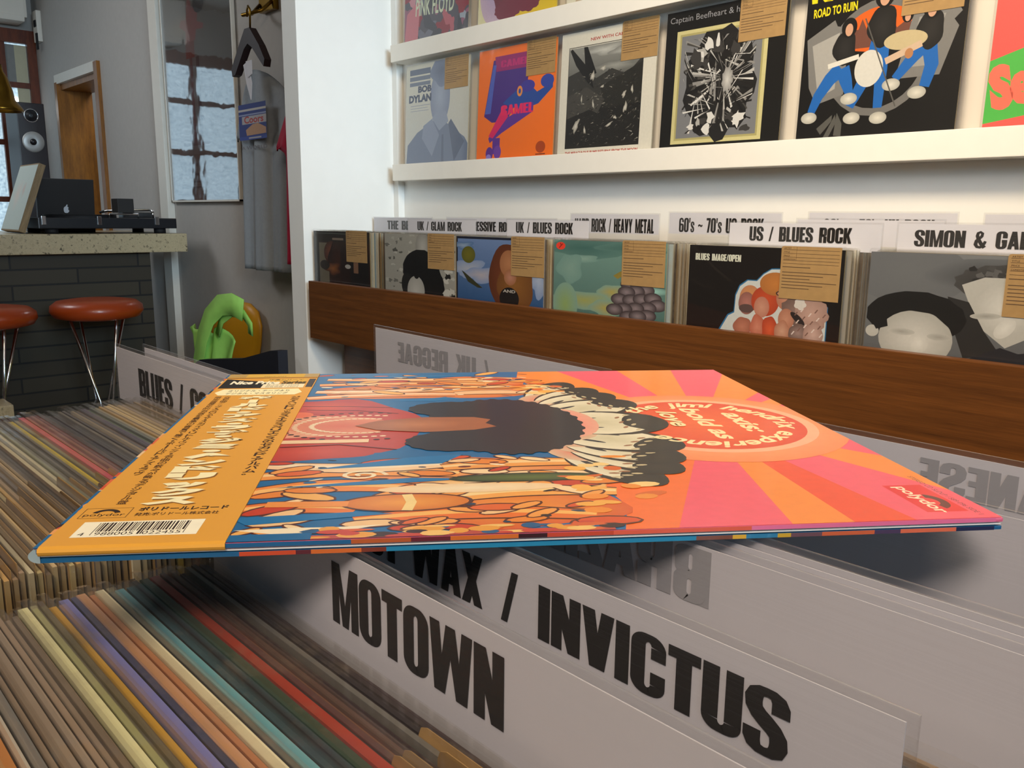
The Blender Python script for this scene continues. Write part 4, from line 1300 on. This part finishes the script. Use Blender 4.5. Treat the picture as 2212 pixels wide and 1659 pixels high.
divider(-.627, 1.4445, -.003, .315, RF, 'rack divider card with an ampersand, right edge of the rack', 'SIMON & GARFUNKEL', -.597, -.335, -.0155, -.042)
divider(-.895, 1.642, .0155, .291, RF, 'rack divider card peeping over the card of the black cut-out cover', "60's ~ 70's UK ROCK", -.86, -.645, .001, -.028)
divider(-.869, 1.55, .002, .279, RF, 'low clear edged divider card just behind the black cut-out cover card', '', 0, 0, 0, 0)
divider(-.564, 1.643, .014, .29, RF, 'blank topped rack divider card in the right corner', '', 0, 0, 0, 0)

# ------------------------------------------------------------------ double sided record bin in front
BIN_Z = -.452
t = thing('record_bin', 'double sided dark wooden record bin under the flat album', 'bin', (0, 0, FZ))
zb = BIN_Z - FZ
MB().box(-.82, .62, -.24, .62, zb - .02, zb - .003, M_BIN).build('bottom_board', t)
MB().box(-.82, .62, -.255, -.24, zb - .06, zb + .11, M_BIN, .002).build('front_board', t)
MB().box(-.82, .62, .62, .635, zb - .06, zb + .11, M_BIN, .002).build('front_board', t)
for x in (-.82, -.3655, -.022, .605):
    MB().box(x, x + .010, -.24, .62, zb, zb + .20, M_BIN).build('partition', t)
for x in (-.80, .56):
    for y in (-.22, .56):
        MB().box(x, x + .04, y, y + .04, 0, zb - .02, M_BIN, .003).build('leg', t)

JH = -.1467 - BIN_Z
NJ = jacket_mesh(.305, JH, .0018)
NS = sleeve_mesh(.305, JH, .0018, M_FILMB, .0035, .0050, .010)
NJT = jacket_mesh(.305, JH, .0033)
NST = sleeve_mesh(.305, JH, .0033, M_FILMB, .0035, .0054, .010)
NC = card_mesh(.125, .10, False)
NC2 = card_mesh(.105, .10, False)

CN = {'3a2a30': 'plum', '2e2228': 'dark plum', '4a3a3a': 'brown', '241c22': 'black', '6b6a66': 'grey', '2a2226': 'black', '5a4038': 'brown', '7a5a40': 'brown', '5a4a3c': 'brown', '8a7a60': 'tan',
      'b03420': 'red', 'a8321e': 'red', '38462e': 'green speckled', '23262a': 'black', '2c3430': 'dark', '6ab0bc': 'turquoise', '1c1c20': 'black', '33363a': 'charcoal', '8a8a80': 'grey', 'e8e0b8': 'cream', '4a4238': 'brown',
      'b8764a': 'copper', 'a8806a': 'rose brown', 'd9a070': 'peach', '7678b0': 'lavender', 'd8a420': 'mustard', '8a8a50': 'olive', 'd8d4a0': 'pale yellow', '7a6a58': 'taupe', '8a7a68': 'taupe', 'a08870': 'tan',
      '9a8a78': 'taupe', '90785c': 'brown', 'c8a060': 'tan', 'b8b0a0': 'grey', 'd8b070': 'sand', 'b87838': 'ochre', 'b8a878': 'kraft', 'cbb487': 'kraft', '4a6a50': 'green', '3a3458': 'violet', 'ded6b8': 'cream',
      '55545a': 'charcoal', '8a5a50': 'rust', 'd0506a': 'pink', 'd8c030': 'yellow', '6a6660': 'grey', '4a4a58': 'slate', '70786a': 'sage', 'c8c0a0': 'cream', '5a4a3a': 'brown', '3a2e38': 'plum', 'b09a78': 'kraft', 'd4688a': 'pink'}


def near(x, y, color, label, group, card=None, thick=False, cx=0, rnd=random):
    j, s_ = (NJT, NST) if thick else (NJ, NS)
    o = put('record_album', j, None, (x + rnd.uniform(-.0025, .0025), y, BIN_Z))
    o.rotation_euler = (0, 0, rnd.uniform(-.0012, .0012))
    o.color = lin(color)
    o.scale.z = 1 + rnd.uniform(-.008, .004)
    tag(o, label, 'record', group)
    put('plastic_sleeve', s_, o)
    if card:
        put('price_card', card, o, (cx, -.0001, JH - .0962))
    return o


# near right column, counted from the tall divider card towards the viewer
seq = ['3a2a30', '2e2228', '241c22', '6b6a66', '2e2228', '5a4038', '7a5a40', '4a3a3a', '*b03420', '*38462e', '23262a', '1c1c20', '*6ab0bc', '33363a', '*e8e0b8', 'b8764a', '*d9a070', '23262a', '*7678b0', '*d8a420', '5a4a3c', '8a8a50', '*d8d4a0', '7a6a58', '8a7a68', 'a08870', '9a8a78', '*8a7a68', '90785c', '6b6a66', 'b8b0a0', '*b87838', 'd8b070', 'c8a060', 'b8b0a0', 'd9a070', '8a7a60', '5a4038', 'a08870', 'd8b070', '90785c', 'c8a060']
rnd = random.Random(41)
y = .1405
cards = {0: (NC2, .1925), 1: (NC2, .188), 2: (NC, .1615), 3: (NC, .1735), 5: (NC, .1665), 7: (NC, .1665), 12: (NC2, .185), 16: (NC2, .180)}
for k, c in enumerate(seq):
    th = c[0] == '*'
    c = c.strip('*')
    y -= .0041 if th else .0027
    cd = cards.get(k)
    near(-.3425, y, c, f'{CN[c]} topped record in a clear sleeve, {ordw(k + 1)} before the boldest divider card', 'records in the near right bin', cd[0] if cd else None, th, cd[1] if cd else 0, rnd)
# a few between the two big divider cards and behind them
for k, c in enumerate(('2e2228', '5a4038', '6b6a66', '23262a', '8a7a60', '3a2a30')):
    near(-.3435, .152 + .0034 * k, c, f'{CN[c]} record between the two boldly lettered divider cards, {ordw(k + 1)} from the viewer', 'records between the divider cards', rnd=rnd)
for k, c in enumerate(('38462e', 'd8b070', 'a8321e', '2e2228', '6b6a66', '23262a', 'a08870', '3a2a30', '33363a', '90785c')):
    near(-.3435, .194 + .0036 * k, c, f'{CN[c]} record behind the long lettered divider card, {ordw(k + 1)} from it', 'records behind the long lettered card', rnd=rnd)

# near left column, counted from its slanting divider card towards the viewer
seq = ['8a7a68', '7a6a58', '8a7a68', '9a8a78', '7a6a58', '6a6660', '8a7a68', 'b09a78', 'c8c0a0', 'cbb487', '*cbb487', 'c8a060', 'b8a878', '70786a', '4a6a50', '*3a3458', '3a2e38', 'b09a78', 'ded6b8', '55545a', '6a6660', '55545a', '4a4a58', '33363a', '55545a', '6a6660',
       '8a5a50', '7a6a58', '*d0506a', '6a6660', '*d8c030', '6a6660', '5a4a3a', '4a4a58', '70786a', 'c8c0a0', '*ded6b8', '5a4a3a', '3a2e38', '8a7a60', 'b09a78', '55545a', '9a8a78', 'c8a060', 'b8a878', '8a7a60', 'cbb487', '5a4a3a', 'b8a878', 'c8c0a0', 'a08870', '90785c',
       'c8a060', 'b8a878', '7a6a58', 'cbb487', 'b09a78', '8a7a60', 'a08870', 'c8a060', 'b8a878', 'cbb487', '90785c', 'b8a878', 'c8a060', 'a08870', 'b09a78', 'cbb487', '8a7a60', 'b8a878']
y = .2400
rnd = random.Random(43)
for k, c in enumerate(seq):
    th = c[0] == '*'
    c = c.strip('*')
    y -= .0042 if th else .0031
    cd = None
    if k > 26 and k % 3 != 1:
        cd = NC if k % 2 else NC2
    near(-.683, y, c, f'{CN[c]} topped record in a clear sleeve, {ordw(k + 1)} before the slanting left divider card', 'records in the near left bin', cd, th, .178 if cd is NC else .198, rnd)

# divider cards of the bin; the record lies across their tops
TOP = -.1097
BG = 'divider cards of the front bin'
divider(-.352, .1453, TOP, .2865, BIN_Z, 'white divider card nearest the viewer, one word of six huge black letters', 'MOTOWN', -.2485, -.1585, -.1182, -.1407, None, BG, .052)
divider(-.352, .1873, TOP, .2865, BIN_Z, 'white divider card with two words and a slash, second from the viewer', [('HOT WAX', -.302, -.2165), ('/', -.2065, -.198), ('INVICTUS', -.188, -.0965)], 0, 0, -.1193, -.1385, None, BG, .052)
divider(-.350, .2415, TOP, .300, BIN_Z, 'white divider card seen from behind, faint mirrored letters under the flat album', 'BRAZIL', -.239, -.158, -.1138, -.1347, M_GHOST, BG, .05, True)
divider(-.350, .2528, TOP, .300, BIN_Z, 'clear edged divider card just behind the mirrored one, its rim catching light', '', 0, 0, 0, 0, None, BG, .05)
divider(-.350, .2590, TOP, .300, BIN_Z, 'second clear edged divider card behind the mirrored one, brightest rim', '', 0, 0, 0, 0, None, BG, .05)
divider(-.350, .357, TOP, .300, BIN_Z, 'blank bluish divider card under the right corner of the flat album', '', 0, 0, 0, 0, None, BG, .06)
divider(-.350, .4355, TOP, .300, BIN_Z, 'divider card beside the brown rack, mirrored letters ending at the flat album', 'JAPANESE', -.166, -.072, -.1172, -.1345, M_GHOST, BG, .05, True)
divider(-.735, .4870, TOP, .33, BIN_Z, 'divider card rising left behind the flat album, faint mirrored letters', '/ UK REGGAE', -.690, -.545, -.1225, -.142, M_GHOST, BG, .05, True, radians(-2.2))
divider(-.7645, .2430, TOP, .32, BIN_Z, 'slanting divider card at the left with pinkish reflections and black letters', 'BLUES / COUNTRY', -.7115, -.50, -.1245, -.1475, None, BG, .048)
divider(-.744, .2594, TOP, .32, BIN_Z, 'plain divider card right behind the left lettered card, black edged', '', 0, 0, 0, 0, None, BG, .048)

# ------------------------------------------------------------------ the album lying across the divider cards
WX, WY, TH = .333, .303, .0047
t = thing('gatefold_album', 'colourful gatefold record album with orange paper strip lying flat on the divider cards', 'record', (-.3156, .2845, TOP + .0001), (0, 0, .943))
t['group'] = 'records lying flat'
del t['group']
hx, hy = WX / 2, WY / 2
M_PINK = mat('pink_printed_edge', 'e06a8c', .4, noise=.1, scale=200)
M_WHITEB = mat('white_board_edge', 'e4e6e2', .6, noise=.03)
M_GREYB = mat('grey_board_inside', '8f9188', .7, noise=.04)
M_BLUEB = mat('blue_printed_back', '1d5f8c', .4, noise=.1, scale=200)
M_OBI = mat('orange_yellow_paper', 'e6a63c', .42, noise=.015, scale=40)
fp = MB().box(-hx + .003, hx, -hy, hy, .0030, TH - .0001, M_PINK, .0006).build('front_panel', t)
MB().box(-hx + .004, hx - .0012, -hy + .0012, hy - .001, .0017, .0030, M_GREYB).build('inner_sleeve', t)
MB().box(-hx + .004, hx - .0006, -hy + .0004, hy - .0006, .0020, .0025, M_WHITEB).build('inner_sheet', t)
bp = MB().box(-hx + .003, hx, -hy + .0004, hy, .0, .0015, M_BLUEB, .0004).build('back_panel', t)
ed = Art(WX - .006, .0015)
for x0, x1, c in ((0, .19, '1d5f8c'), (.19, .245, 'c84a2a'), (.245, .26, '5a2430'), (.26, .31, 'd0682c'), (.31, .335, '7a3424'), (.335, .66, '2385ae'), (.66, .70, '7a4a3c'), (.70, .715, 'd8a838'), (.715, .75, '2a78a0'), (.75, .765, 'c8a030'), (.765, .80, '6a4a54'), (.80, .86, 'c8603c'), (.86, .89, '4a3a58'), (.89, .955, 'd86a4c'), (.955, 1, '242a4c')):
    ed.rect(x0, 0, x1, 1, c)
ed.build('printed_edge', M_GPRINT, bp, loc=(-hx + .003, -hy + .0003, 0))
fe = Art(WX - .006, .0015)
for x0, x1, c in ((0, .30, '1a5f90'), (.30, .36, 'b85a2c'), (.36, .40, '6a2430'), (.40, .47, 'd8702c'), (.47, .50, '3a1a20'), (.50, .57, 'c84a34'), (.57, .72, 'e0604a'), (.72, 1, 'e2709a')):
    fe.rect(x0, 0, x1, 1, c)
fe.build('printed_edge', M_GPRINT, fp, base=.0001, loc=(-hx + .003, -hy, .0032))
# rounded spine at the left
m = MB()
pr = [(-hx + .004 - .0036 * sin(q), .00235 - .00235 * cos(q)) for q in [pi * k / 10 for k in range(11)]]
V = [(a_, yy, b_) for yy in (-hy, hy) for a_, b_ in pr]
m.faces(V, [(k, k + 1, 12 + k, 11 + k) for k in range(10)] + [tuple(range(11)), tuple(range(21, 10, -1))], mat('pale_worn_spine', '9fb4b8', .5, noise=.2, scale=60))
m.build('spine', t)

a = Art(WX - .002, WY - .001)
BLUE = '12659e'
a.rect(0, 0, .66, 1, BLUE)
# sunburst field on the right
cx, cy = .815, .485
def ray(q0, q1, c, R=1.3):
    a.poly([(cx, cy), (cx + R * cos(q0), cy + R * sin(q0) * 1.1), (cx + R * cos((q0 + q1) / 2), cy + R * sin((q0 + q1) / 2) * 1.1), (cx + R * cos(q1), cy + R * sin(q1) * 1.1)], c)
a.poly([(.62, 0), (.60, .2), (.66, .35), (.64, .7), (.60, .85), (.60, 1), (1, 1), (1, 0)], 'f2662c')
PK, OR, RD = 'f0566e', 'f58a30', 'ee4c26'
wedge = [(-178, -145, 'ee4c26'), (-145, -112, 'f4702a'), (-112, -97, PK), (-97, -88, OR), (-88, -79, RD), (-79, -62, PK), (-62, -47, OR), (-47, -30, PK), (-30, -13, OR), (-13, 4, PK), (4, 19, OR), (19, 34, PK), (34, 43, OR), (43, 51, PK), (51, 66, OR), (66, 79, PK), (79, 93, OR), (93, 108, PK), (108, 130, OR), (130, 150, PK), (150, 182, OR)]
for q0, q1, c in wedge:
    ray(radians(q0), radians(q1), c)
a.ell(cx, cy, .215, .235, 'f8c090', 'f58a50', n=48)
# left part of the field is covered again by the blue ground with warm shapes
a.poly([(0, 0), (.58, 0), (.60, .08), (.585, .18), (.60, .30), (.62, .40), (.63, .5), (.62, .62), (.60, .72), (.585, .84), (.57, .93), (.58, 1), (0, 1)], BLUE)
rnd = random.Random(77)
WARM3 = ['e8862c', 'f0a04a', 'd8501e', 'f4c890', 'f6d8a8', 'e0662a', 'c83c1c', 'f2b45c']
# big soft warm masses
for x, y, rx, ry, c, c2 in ((.25, .52, .13, .19, 'c84838', 'b83a34'), (.22, .66, .07, .06, 'd85a40', 'b83a3c'), (.22, .36, .09, .05, 'd04a34', 'b83428'), (.40, .80, .20, .08, 'f0a860', 'd8702c'), (.42, .25, .16, .06, 'f4b878', 'e0762c'), (.47, .09, .13, .08, 'ee9a3c', 'd85a24'), (.46, .17, .13, .03, 'f6dca8', 'f2b870'), (.48, .88, .11, .07, 'f4b060', 'dd6c28')):
    a.ell(x, y, rx, ry, c, c2, wob=.12, n=30, seed=int(x * 100 + y * 10))
# long curved limbs and bands, each with a dark outline below
def limb(pts, wd, c, hi=None):
    a.polys(stroke(pts, [k + .007 for k in wd]), '4a1e14')
    a.polys(stroke(pts, wd), c)
    if hi:
        a.polys(stroke([(x, y + .004) for x, y in pts], [k * .35 for k in wd]), hi)
def arc(x0, y0, x1, y1, h, n=9):
    return [(x0 + (x1 - x0) * k / n, y0 + (y1 - y0) * k / n + h * sin(pi * k / n)) for k in range(n + 1)]
for x0, y0, x1, y1, h, w_, c, hi in ((.165, .16, .36, .17, .025, .035, 'ee8a34', 'f8c070'), (.165, .10, .30, .095, .012, .03, 'e87a2c', 'f8c070'), (.17, .235, .42, .23, .02, .032, 'f09a44', 'f8d090'), (.175, .29, .40, .275, -.015, .03, 'f6cfa0', 'f8e4c4'),
                                      (.18, .74, .44, .76, .015, .028, 'f09a5c', 'f8d8b0'), (.19, .80, .42, .815, -.012, .026, 'f4b884', 'f8e0c0'), (.19, .87, .50, .86, .012, .024, 'ea8838', 'f6c888'), (.20, .93, .56, .92, -.01, .022, 'f0a45c', 'f8d8a8'),
                                      (.30, .055, .56, .05, .02, .03, 'e8742a', 'f6b860'), (.38, .12, .60, .135, .02, .028, 'f2a850', 'f8d898'), (.42, .20, .61, .205, .012, .03, 'f6d4a4', None), (.40, .26, .60, .27, .012, .028, 'eea04c', 'f8d090'), (.42, .84, .60, .84, -.012, .022, 'ee9c48', 'f6cc90'), (.44, .77, .59, .765, .01, .026, 'f4c08c', None)):
    n = 9
    limb(arc(x0, y0, x1, y1, h, n), [w_ * 1.35 * (.5 + .5 * sin(pi * (k + 1.5) / (n + 3))) for k in range(n + 1)], c, hi)
# small drops, curls and dots between them
for k in range(80):
    s_ = rnd.random()
    x = rnd.uniform(.18, .61)
    y = rnd.uniform(.02, .31) if s_ < .62 else rnd.uniform(.72, .99)
    r = rnd.uniform(.006, .018)
    q = rnd.uniform(-40, 40)
    a.ell(x, y, r * 2.0 + .003, r * .75 + .003, '5a2416', rot=q, n=12).ell(x, y, r * 2.0, r * .7, rnd.choice(WARM3), rot=q, n=12)
for k in range(70):
    a.ell(rnd.uniform(.2, .6), rnd.choice((rnd.uniform(.03, .31), rnd.uniform(.72, .98))), rnd.uniform(.003, .012), rnd.uniform(.002, .005), rnd.choice(('2a1a20', '6a2418', '1c3a5a', 'f8e8c8', '1a6aa0')), rot=rnd.uniform(-30, 30), n=8)
# blue gaps
for pts in ([(.19, .05), (.34, .075), (.30, .085), (.17, .075)], [(.20, .185), (.36, .215), (.44, .205), (.33, .19)], [(.24, .265), (.36, .315), (.43, .325), (.40, .28)], [(.32, .705), (.42, .735), (.46, .72), (.40, .70)], [(.22, .955), (.42, .965), (.5, .955), (.36, .945)], [(.30, .845), (.42, .85), (.44, .842)]):
    a.poly(pts, '1272ae')
# pale blade and pale spiral on the blue
a.poly([(.18, .035), (.22, .02), (.29, .022), (.33, .04), (.28, .036), (.24, .038)], 'f6e8c8').polys(stroke([(.30 + .03 * (1 - k / 22) * cos(k * .55), .232 + .022 * (1 - k / 22) * sin(k * .55)) for k in range(20)], .006), 'f4e2bc')
a.ell(.355, .115, .075, .034, '5a2a14').ell(.355, .115, .07, .03, 'f0a040', 'd87a28').polys(stroke([(.355, .085), (.36, .115), (.355, .145)], .012), 'f6d890').polys(stroke([(.20, .12), (.29, .115)], .02), 'ee9440')
a.ell(.50, .205, .095, .02, '283018').ell(.50, .205, .085, .015, '5c6e34', '3c4a24').ell(.43, .165, .11, .019, 'f6e4c0', 'f2d0a0')
# concentric beaded collar shapes in the red mass
a.poly([(.18, .44), (.30, .46), (.34, .51), (.30, .57), (.18, .60)], 'e8a080').ell(.255, .515, .085, .055, 'd86a50', 'e08a68')
for rx, ry, c in ((.10, .075, 'f2d8b4'), (.075, .05, 'f2d8b4'), (.12, .095, '3a1a14')):
    for k in range(30):
        q = radians(70 + 220 * k / 29)
        a.ell(.285 + rx * cos(q), .515 + ry * sin(q), .005, .004, c, n=7)
a.polys([rect(.175, .405, .30, .425)], 'f2cfa4').ell(.185, .60, .02, .022, 'e87048', n=14).ell(.33, .515, .045, .035, 'a8563c', 'c06a4a')
for pts in ([(.18, .385), (.26, .395), (.34, .36)], [(.19, .64), (.27, .63), (.34, .60)], [(.18, .67), (.25, .665), (.33, .65)]):
    a.polys(stroke(pts, .004), '5a1418')
# medallion
a.ell(.818, .49, .172, .188, 'f8b48c', n=56).ell(.818, .49, .155, .17, 'f06a34', 'e24a28', n=56)
# fan of pale petals with dark tips around the dark mass
for (x1, y1), w_ in (((.640, .835), .034), ((.645, .185), .036), ((.672, .775), .040), ((.678, .235), .042), ((.690, .725), .048), ((.692, .285), .050), ((.710, .655), .056), ((.710, .352), .058), ((.726, .502), .078)):
    bx, by = .49, .505
    dx, dy = x1 - bx, y1 - by
    L_ = math.hypot(dx, dy)
    ux, uy = dx / L_, dy / L_
    q = math.degrees(math.atan2(dy, dx))
    a.ell(x1 - ux * .060, y1 - uy * .060, .096, w_ + .007, '2c1d18', rot=q, n=28)
    a.ell(x1 - ux * .074, y1 - uy * .074, .084, w_, 'cfc6a4', 'e8e0c4', rot=q, n=28)
    a.ell(x1 - ux * .002, y1 - uy * .002, .034, w_ * .74, '2e221c', '1f1714', rot=q, n=22, wob=.08, seed=int(x1 * 500))
    for k in range(7):
        s_ = -.66 + .22 * k
        a.ell(x1 - ux * (.022 + .016 * (k % 2)) - uy * w_ * s_, y1 - uy * (.022 + .016 * (k % 2)) + ux * w_ * s_, .008, .0035, '9a6a48' if k % 2 else 'c8b890', rot=q + 60, n=8)
    for s_ in (-.42, .42):
        a.ell(x1 - ux * .095 - uy * w_ * s_, y1 - uy * .095 + ux * w_ * s_, .024, .0045, '24222e', rot=q + 10 * s_, n=12)
    a.ell(x1 - ux * .150, y1 - uy * .150, .05, w_ * .85, 'e0866c', 'd8b898', rot=q, n=18)
a.ell(.60, .51, .05, .10, 'f08078', 'e8a890', n=24)
for k in range(40):
    x, y = rnd.uniform(.555, .64), rnd.choice((rnd.uniform(.04, .30), rnd.uniform(.74, .9)))
    a.ell(x, y, rnd.uniform(.01, .022), rnd.uniform(.005, .011), rnd.choice(('f2b04c', 'ee9030', 'f4cf86', 'd8641e')), rot=rnd.uniform(-25, 25), n=10)
# the dark scalloped mass and a plain warm leaf in it
a.ell(.505, .512, .115, .185, '211a24', wob=.07, lobes=31, n=124).ell(.43, .63, .07, .055, '211a24', wob=.08, lobes=15, n=60).ell(.42, .40, .065, .055, '211a24', wob=.08, lobes=15, n=60)
a.poly([(.275, .512), (.31, .545), (.38, .565), (.46, .56), (.485, .54), (.475, .515), (.49, .49), (.455, .47), (.38, .46), (.31, .48)], 'a4603c')
a.ell(.37, .513, .075, .036, 'c07a50', 'a4603c')
CR = 'fbe8b0'
def arctext(sx, q0, q1, rad, size):
    def adv(ch):
        if ch == ' ':
            return .42
        xs = [p[0] for f in text2d(ch, .028) for p in f]
        return max(xs) - min(xs) + .10
    tot, run = sum(adv(ch) for ch in sx), 0
    for ch in sx:
        run += adv(ch)
        if ch == ' ':
            continue
        q = radians(q0 + (q1 - q0) * (run - adv(ch) / 2) / tot)
        F = text2d(ch, .028)
        xs = [p[0] for f in F for p in f]
        mx = (min(xs) + max(xs)) / 2
        l = a.up()
        cc = lin(CR)
        for f in F:
            Q = []
            for px_, py_ in f:
                tx_, ty_ = (px_ - mx + .22 * (py_ - .25)) * size * 1.12, (py_ - .25) * size
                dx_, dy_ = cos(q), sin(q)
                X = (rad + ty_) * dx_ + tx_ * dy_
                Y = (rad + ty_) * dy_ - tx_ * dx_
                Q.append((.818 + X / .333, .49 + Y / .303))
            a.face(Q, [cc] * len(Q), l)
arctext('the jimi hendrix experience', 143, -143, .0418, .0155)
a.text('axis:', .868, .565, .125, .036, CR, rot=-90, bold=.03, shear=.25).text('bold as', .808, .605, .20, .036, CR, rot=-90, bold=.03, shear=.25).text('love', .762, .58, .10, .036, CR, rot=-90, bold=.03, shear=.25)
# record company mark in the near right corner
a.polys([rect(.927, .024, .976, .128)], 'e4202a').ringe(.951, .062, .020, .028, .52, '5a201c', n=20, a0=-75, a1=75).text('polydor', .934, .122, .092, .022, 'fbe8c8', rot=-90, bold=.02)
a.text('STEREO CD SLDLP / 589 096 SIDE 1', .980, .165, .14, .007, '6a2438', rot=-90)
a.rect(.2, .0, .57, .012, 'b8483a')
rr_ = random.Random(9)
for k in range(40):
    x = rr_.uniform(.26, .58)
    a.ell(x, rr_.uniform(.003, .03), rr_.uniform(.008, .025), rr_.uniform(.003, .009), rr_.choice(('e8a03c', 'd8602a', '3a1a20', 'c84030', 'f2c470', '1a5a8c')), n=10)
a.rect(.0, .0, .26, .02, '12659e')
for k in range(36):
    a.ell(rr_.uniform(0, .012), rr_.uniform(.04, .97), rr_.uniform(.006, .014), rr_.uniform(.008, .02), rr_.choice(('d8502a', 'f0a860', '2a1a20', 'f2d0a0', 'e86a3c', '1d5f8c')), n=10)
a.build('cover_print', M_GPRINT, fp, flat=True, loc=(-hx + .0018, -hy + .0005, TH))

# orange paper strip with its fold over the front edge
OW = .0575
ob = MB()
x0 = -hx + .0035
prf = [(hy - .001, TH + .0001), (hy - .001, TH + .00055), (-hy + .0012, TH + .00055), (-hy - .0006, TH + .0001), (-hy - .0009, TH - .0008), (-hy - .0006, TH - .0016), (-hy - .0002, TH - .0022), (-hy - .0002, TH - .0018), (-hy - .0002, TH + .0001)]
ob.prism(prf, 'x', x0, x0 + OW, M_OBI)
obi = ob.build('paper_strip', t)
o = Art(OW, WY - .003)
DK = '2a170a'
CRM = 'fbf3c4'
def vtext(sx, u, v0, v1, wu, c, bold=.02, kw=1.0):
    n = sum(.55 if ch in '・。' else 1 for ch in sx)
    dv = (v0 - v1) / n
    v = v0
    for ch in sx:
        k = .55 if ch in '・。' else 1
        v -= dv * k
        if ch in '「」 ':
            continue
        if ch == 'ー':
            o.rect(u + wu * .38, v + dv * .06, u + wu * .62, v + dv * .94, c)
        elif ch == '・':
            o.ell(u + wu / 2, v + dv * .28, wu * .2, dv * .2, c, n=16)
        else:
            o.text(ch, u + .0 * wu, v + dv * .04, wu, dv * .92, c, bold=bold, fit=not (ch in 'ッャュョ。'))
o.rect(0, .962, 1, 1, 'd8b048').rect(0, .962, .2, 1, 'b89a58').rect(.84, .962, 1, 1, 'b8a070').text('POCP-2023', .40, .968, .24, .006, '5a4320', bold=.01).rect(0, .952, 1, .957, '5a4018')
o.polys([[(.02, .845), (.60, .845), (.60, .90), (.02, .945)], [(.97, .85), (.99, .85), (.99, .94), (.93, .94)]], '18120e')
o.polys([rect(.92, .85, .985, .94)], '4a4a50').polys([[(.42, .905), (.9, .905), (.9, .945), (.42, .945)]], 'e0b048')
o.text('Nice Price', .10, .885, .52, .036, 'fbf6dc', bold=.05, shear=.2).text('Series', .64, .885, .26, .036, '5a4a28', bold=.05, shear=.2).text('洋楽シリーズ', .48, .925, .38, .014, '3a2a14', bold=.02)
o.polys([rect(.46, .845, .90, .885)], 'f6ecc8').text('税込定価 1,689円', .50, .866, .34, .013, '6a5838').text('税抜価格 1,640円', .50, .849, .34, .013, '6a5838')
o.polys([[(.04, .80), (.10, .835), (.86, .835), (.92, .80), (.86, .775), (.10, .775)]], CRM).text('オリジナル・テープより', .16, .808, .62, .018, '4a3a20', bold=.015).text('デジタル・マスタリング', .16, .783, .62, .018, '4a3a20', bold=.015)
vtext('ボールド・アズ・ラヴ・ジミ・ヘンドリックス', .335 + .008, .764, .120, .34, '8a5a1c', .075)
vtext('ボールド・アズ・ラヴ・ジミ・ヘンドリックス', .33, .768, .124, .34, CRM, .075)
vtext('ジミ・ヘンドリックス・エクスペリエンスのセカンド・アルバム。', .845, .76, .24, .09, '3a1f0c', .025)
vtext('収録曲アップ・フロム・ザ・スカイズ・リトル・ウィング・名曲の数々が甦るデジタル盤', .185, .765, .13, .062, '5a3a14', .012)
vtext('限定盤歴史的名盤を最高の音質で聴く・ボールド・アズ・ラヴ', .095, .765, .25, .062, '5a3a14', .012)
o.polys([rect(.04, .083, .32, .0838), rect(.04, .117, .32, .1178), rect(.04, .083, .044, .1178), rect(.316, .083, .32, .1178)], '5a3a14').ringe(.18, .097, .085, .017, .62, DK, n=20, a0=15, a1=165).text('polydor', .06, .087, .24, .012, DK, bold=.0)
o.text('ポリドールレコード', .36, .104, .54, .014, DK, bold=.035).text('発売:ポリドール株式会社', .36, .087, .50, .011, '4a2c12', bold=.01)
o.build('strip_lettering', M_PRINT, obi, flat=True, base=.00004, loc=(x0, -hy + .0015, TH + .00055))
bc = Art(.040, .0145)
bc.rect(0, 0, 1, 1, 'fbf6dc')
rb = random.Random(4988005)
x = .14
bars = []
while x < .90:
    w_ = rb.choice((.007, .007, .012, .018))
    lo = .12 if x < .16 or .49 < x < .54 or x > .87 else .34
    bars.append(rect(x, lo, x + w_, .92))
    x += w_ + rb.choice((.007, .009, .013))
bc.polys(bars, '2a1608').text('4', .04, .1, .05, .2, '2a1608').text('988005', .17, .1, .31, .2, '2a1608').text('022455', .55, .1, .31, .2, '2a1608')
bc.build('barcode_label', M_PRINT, obi, flat=True, base=.00006, loc=(x0 + .0065, -hy + .008, TH + .00055))
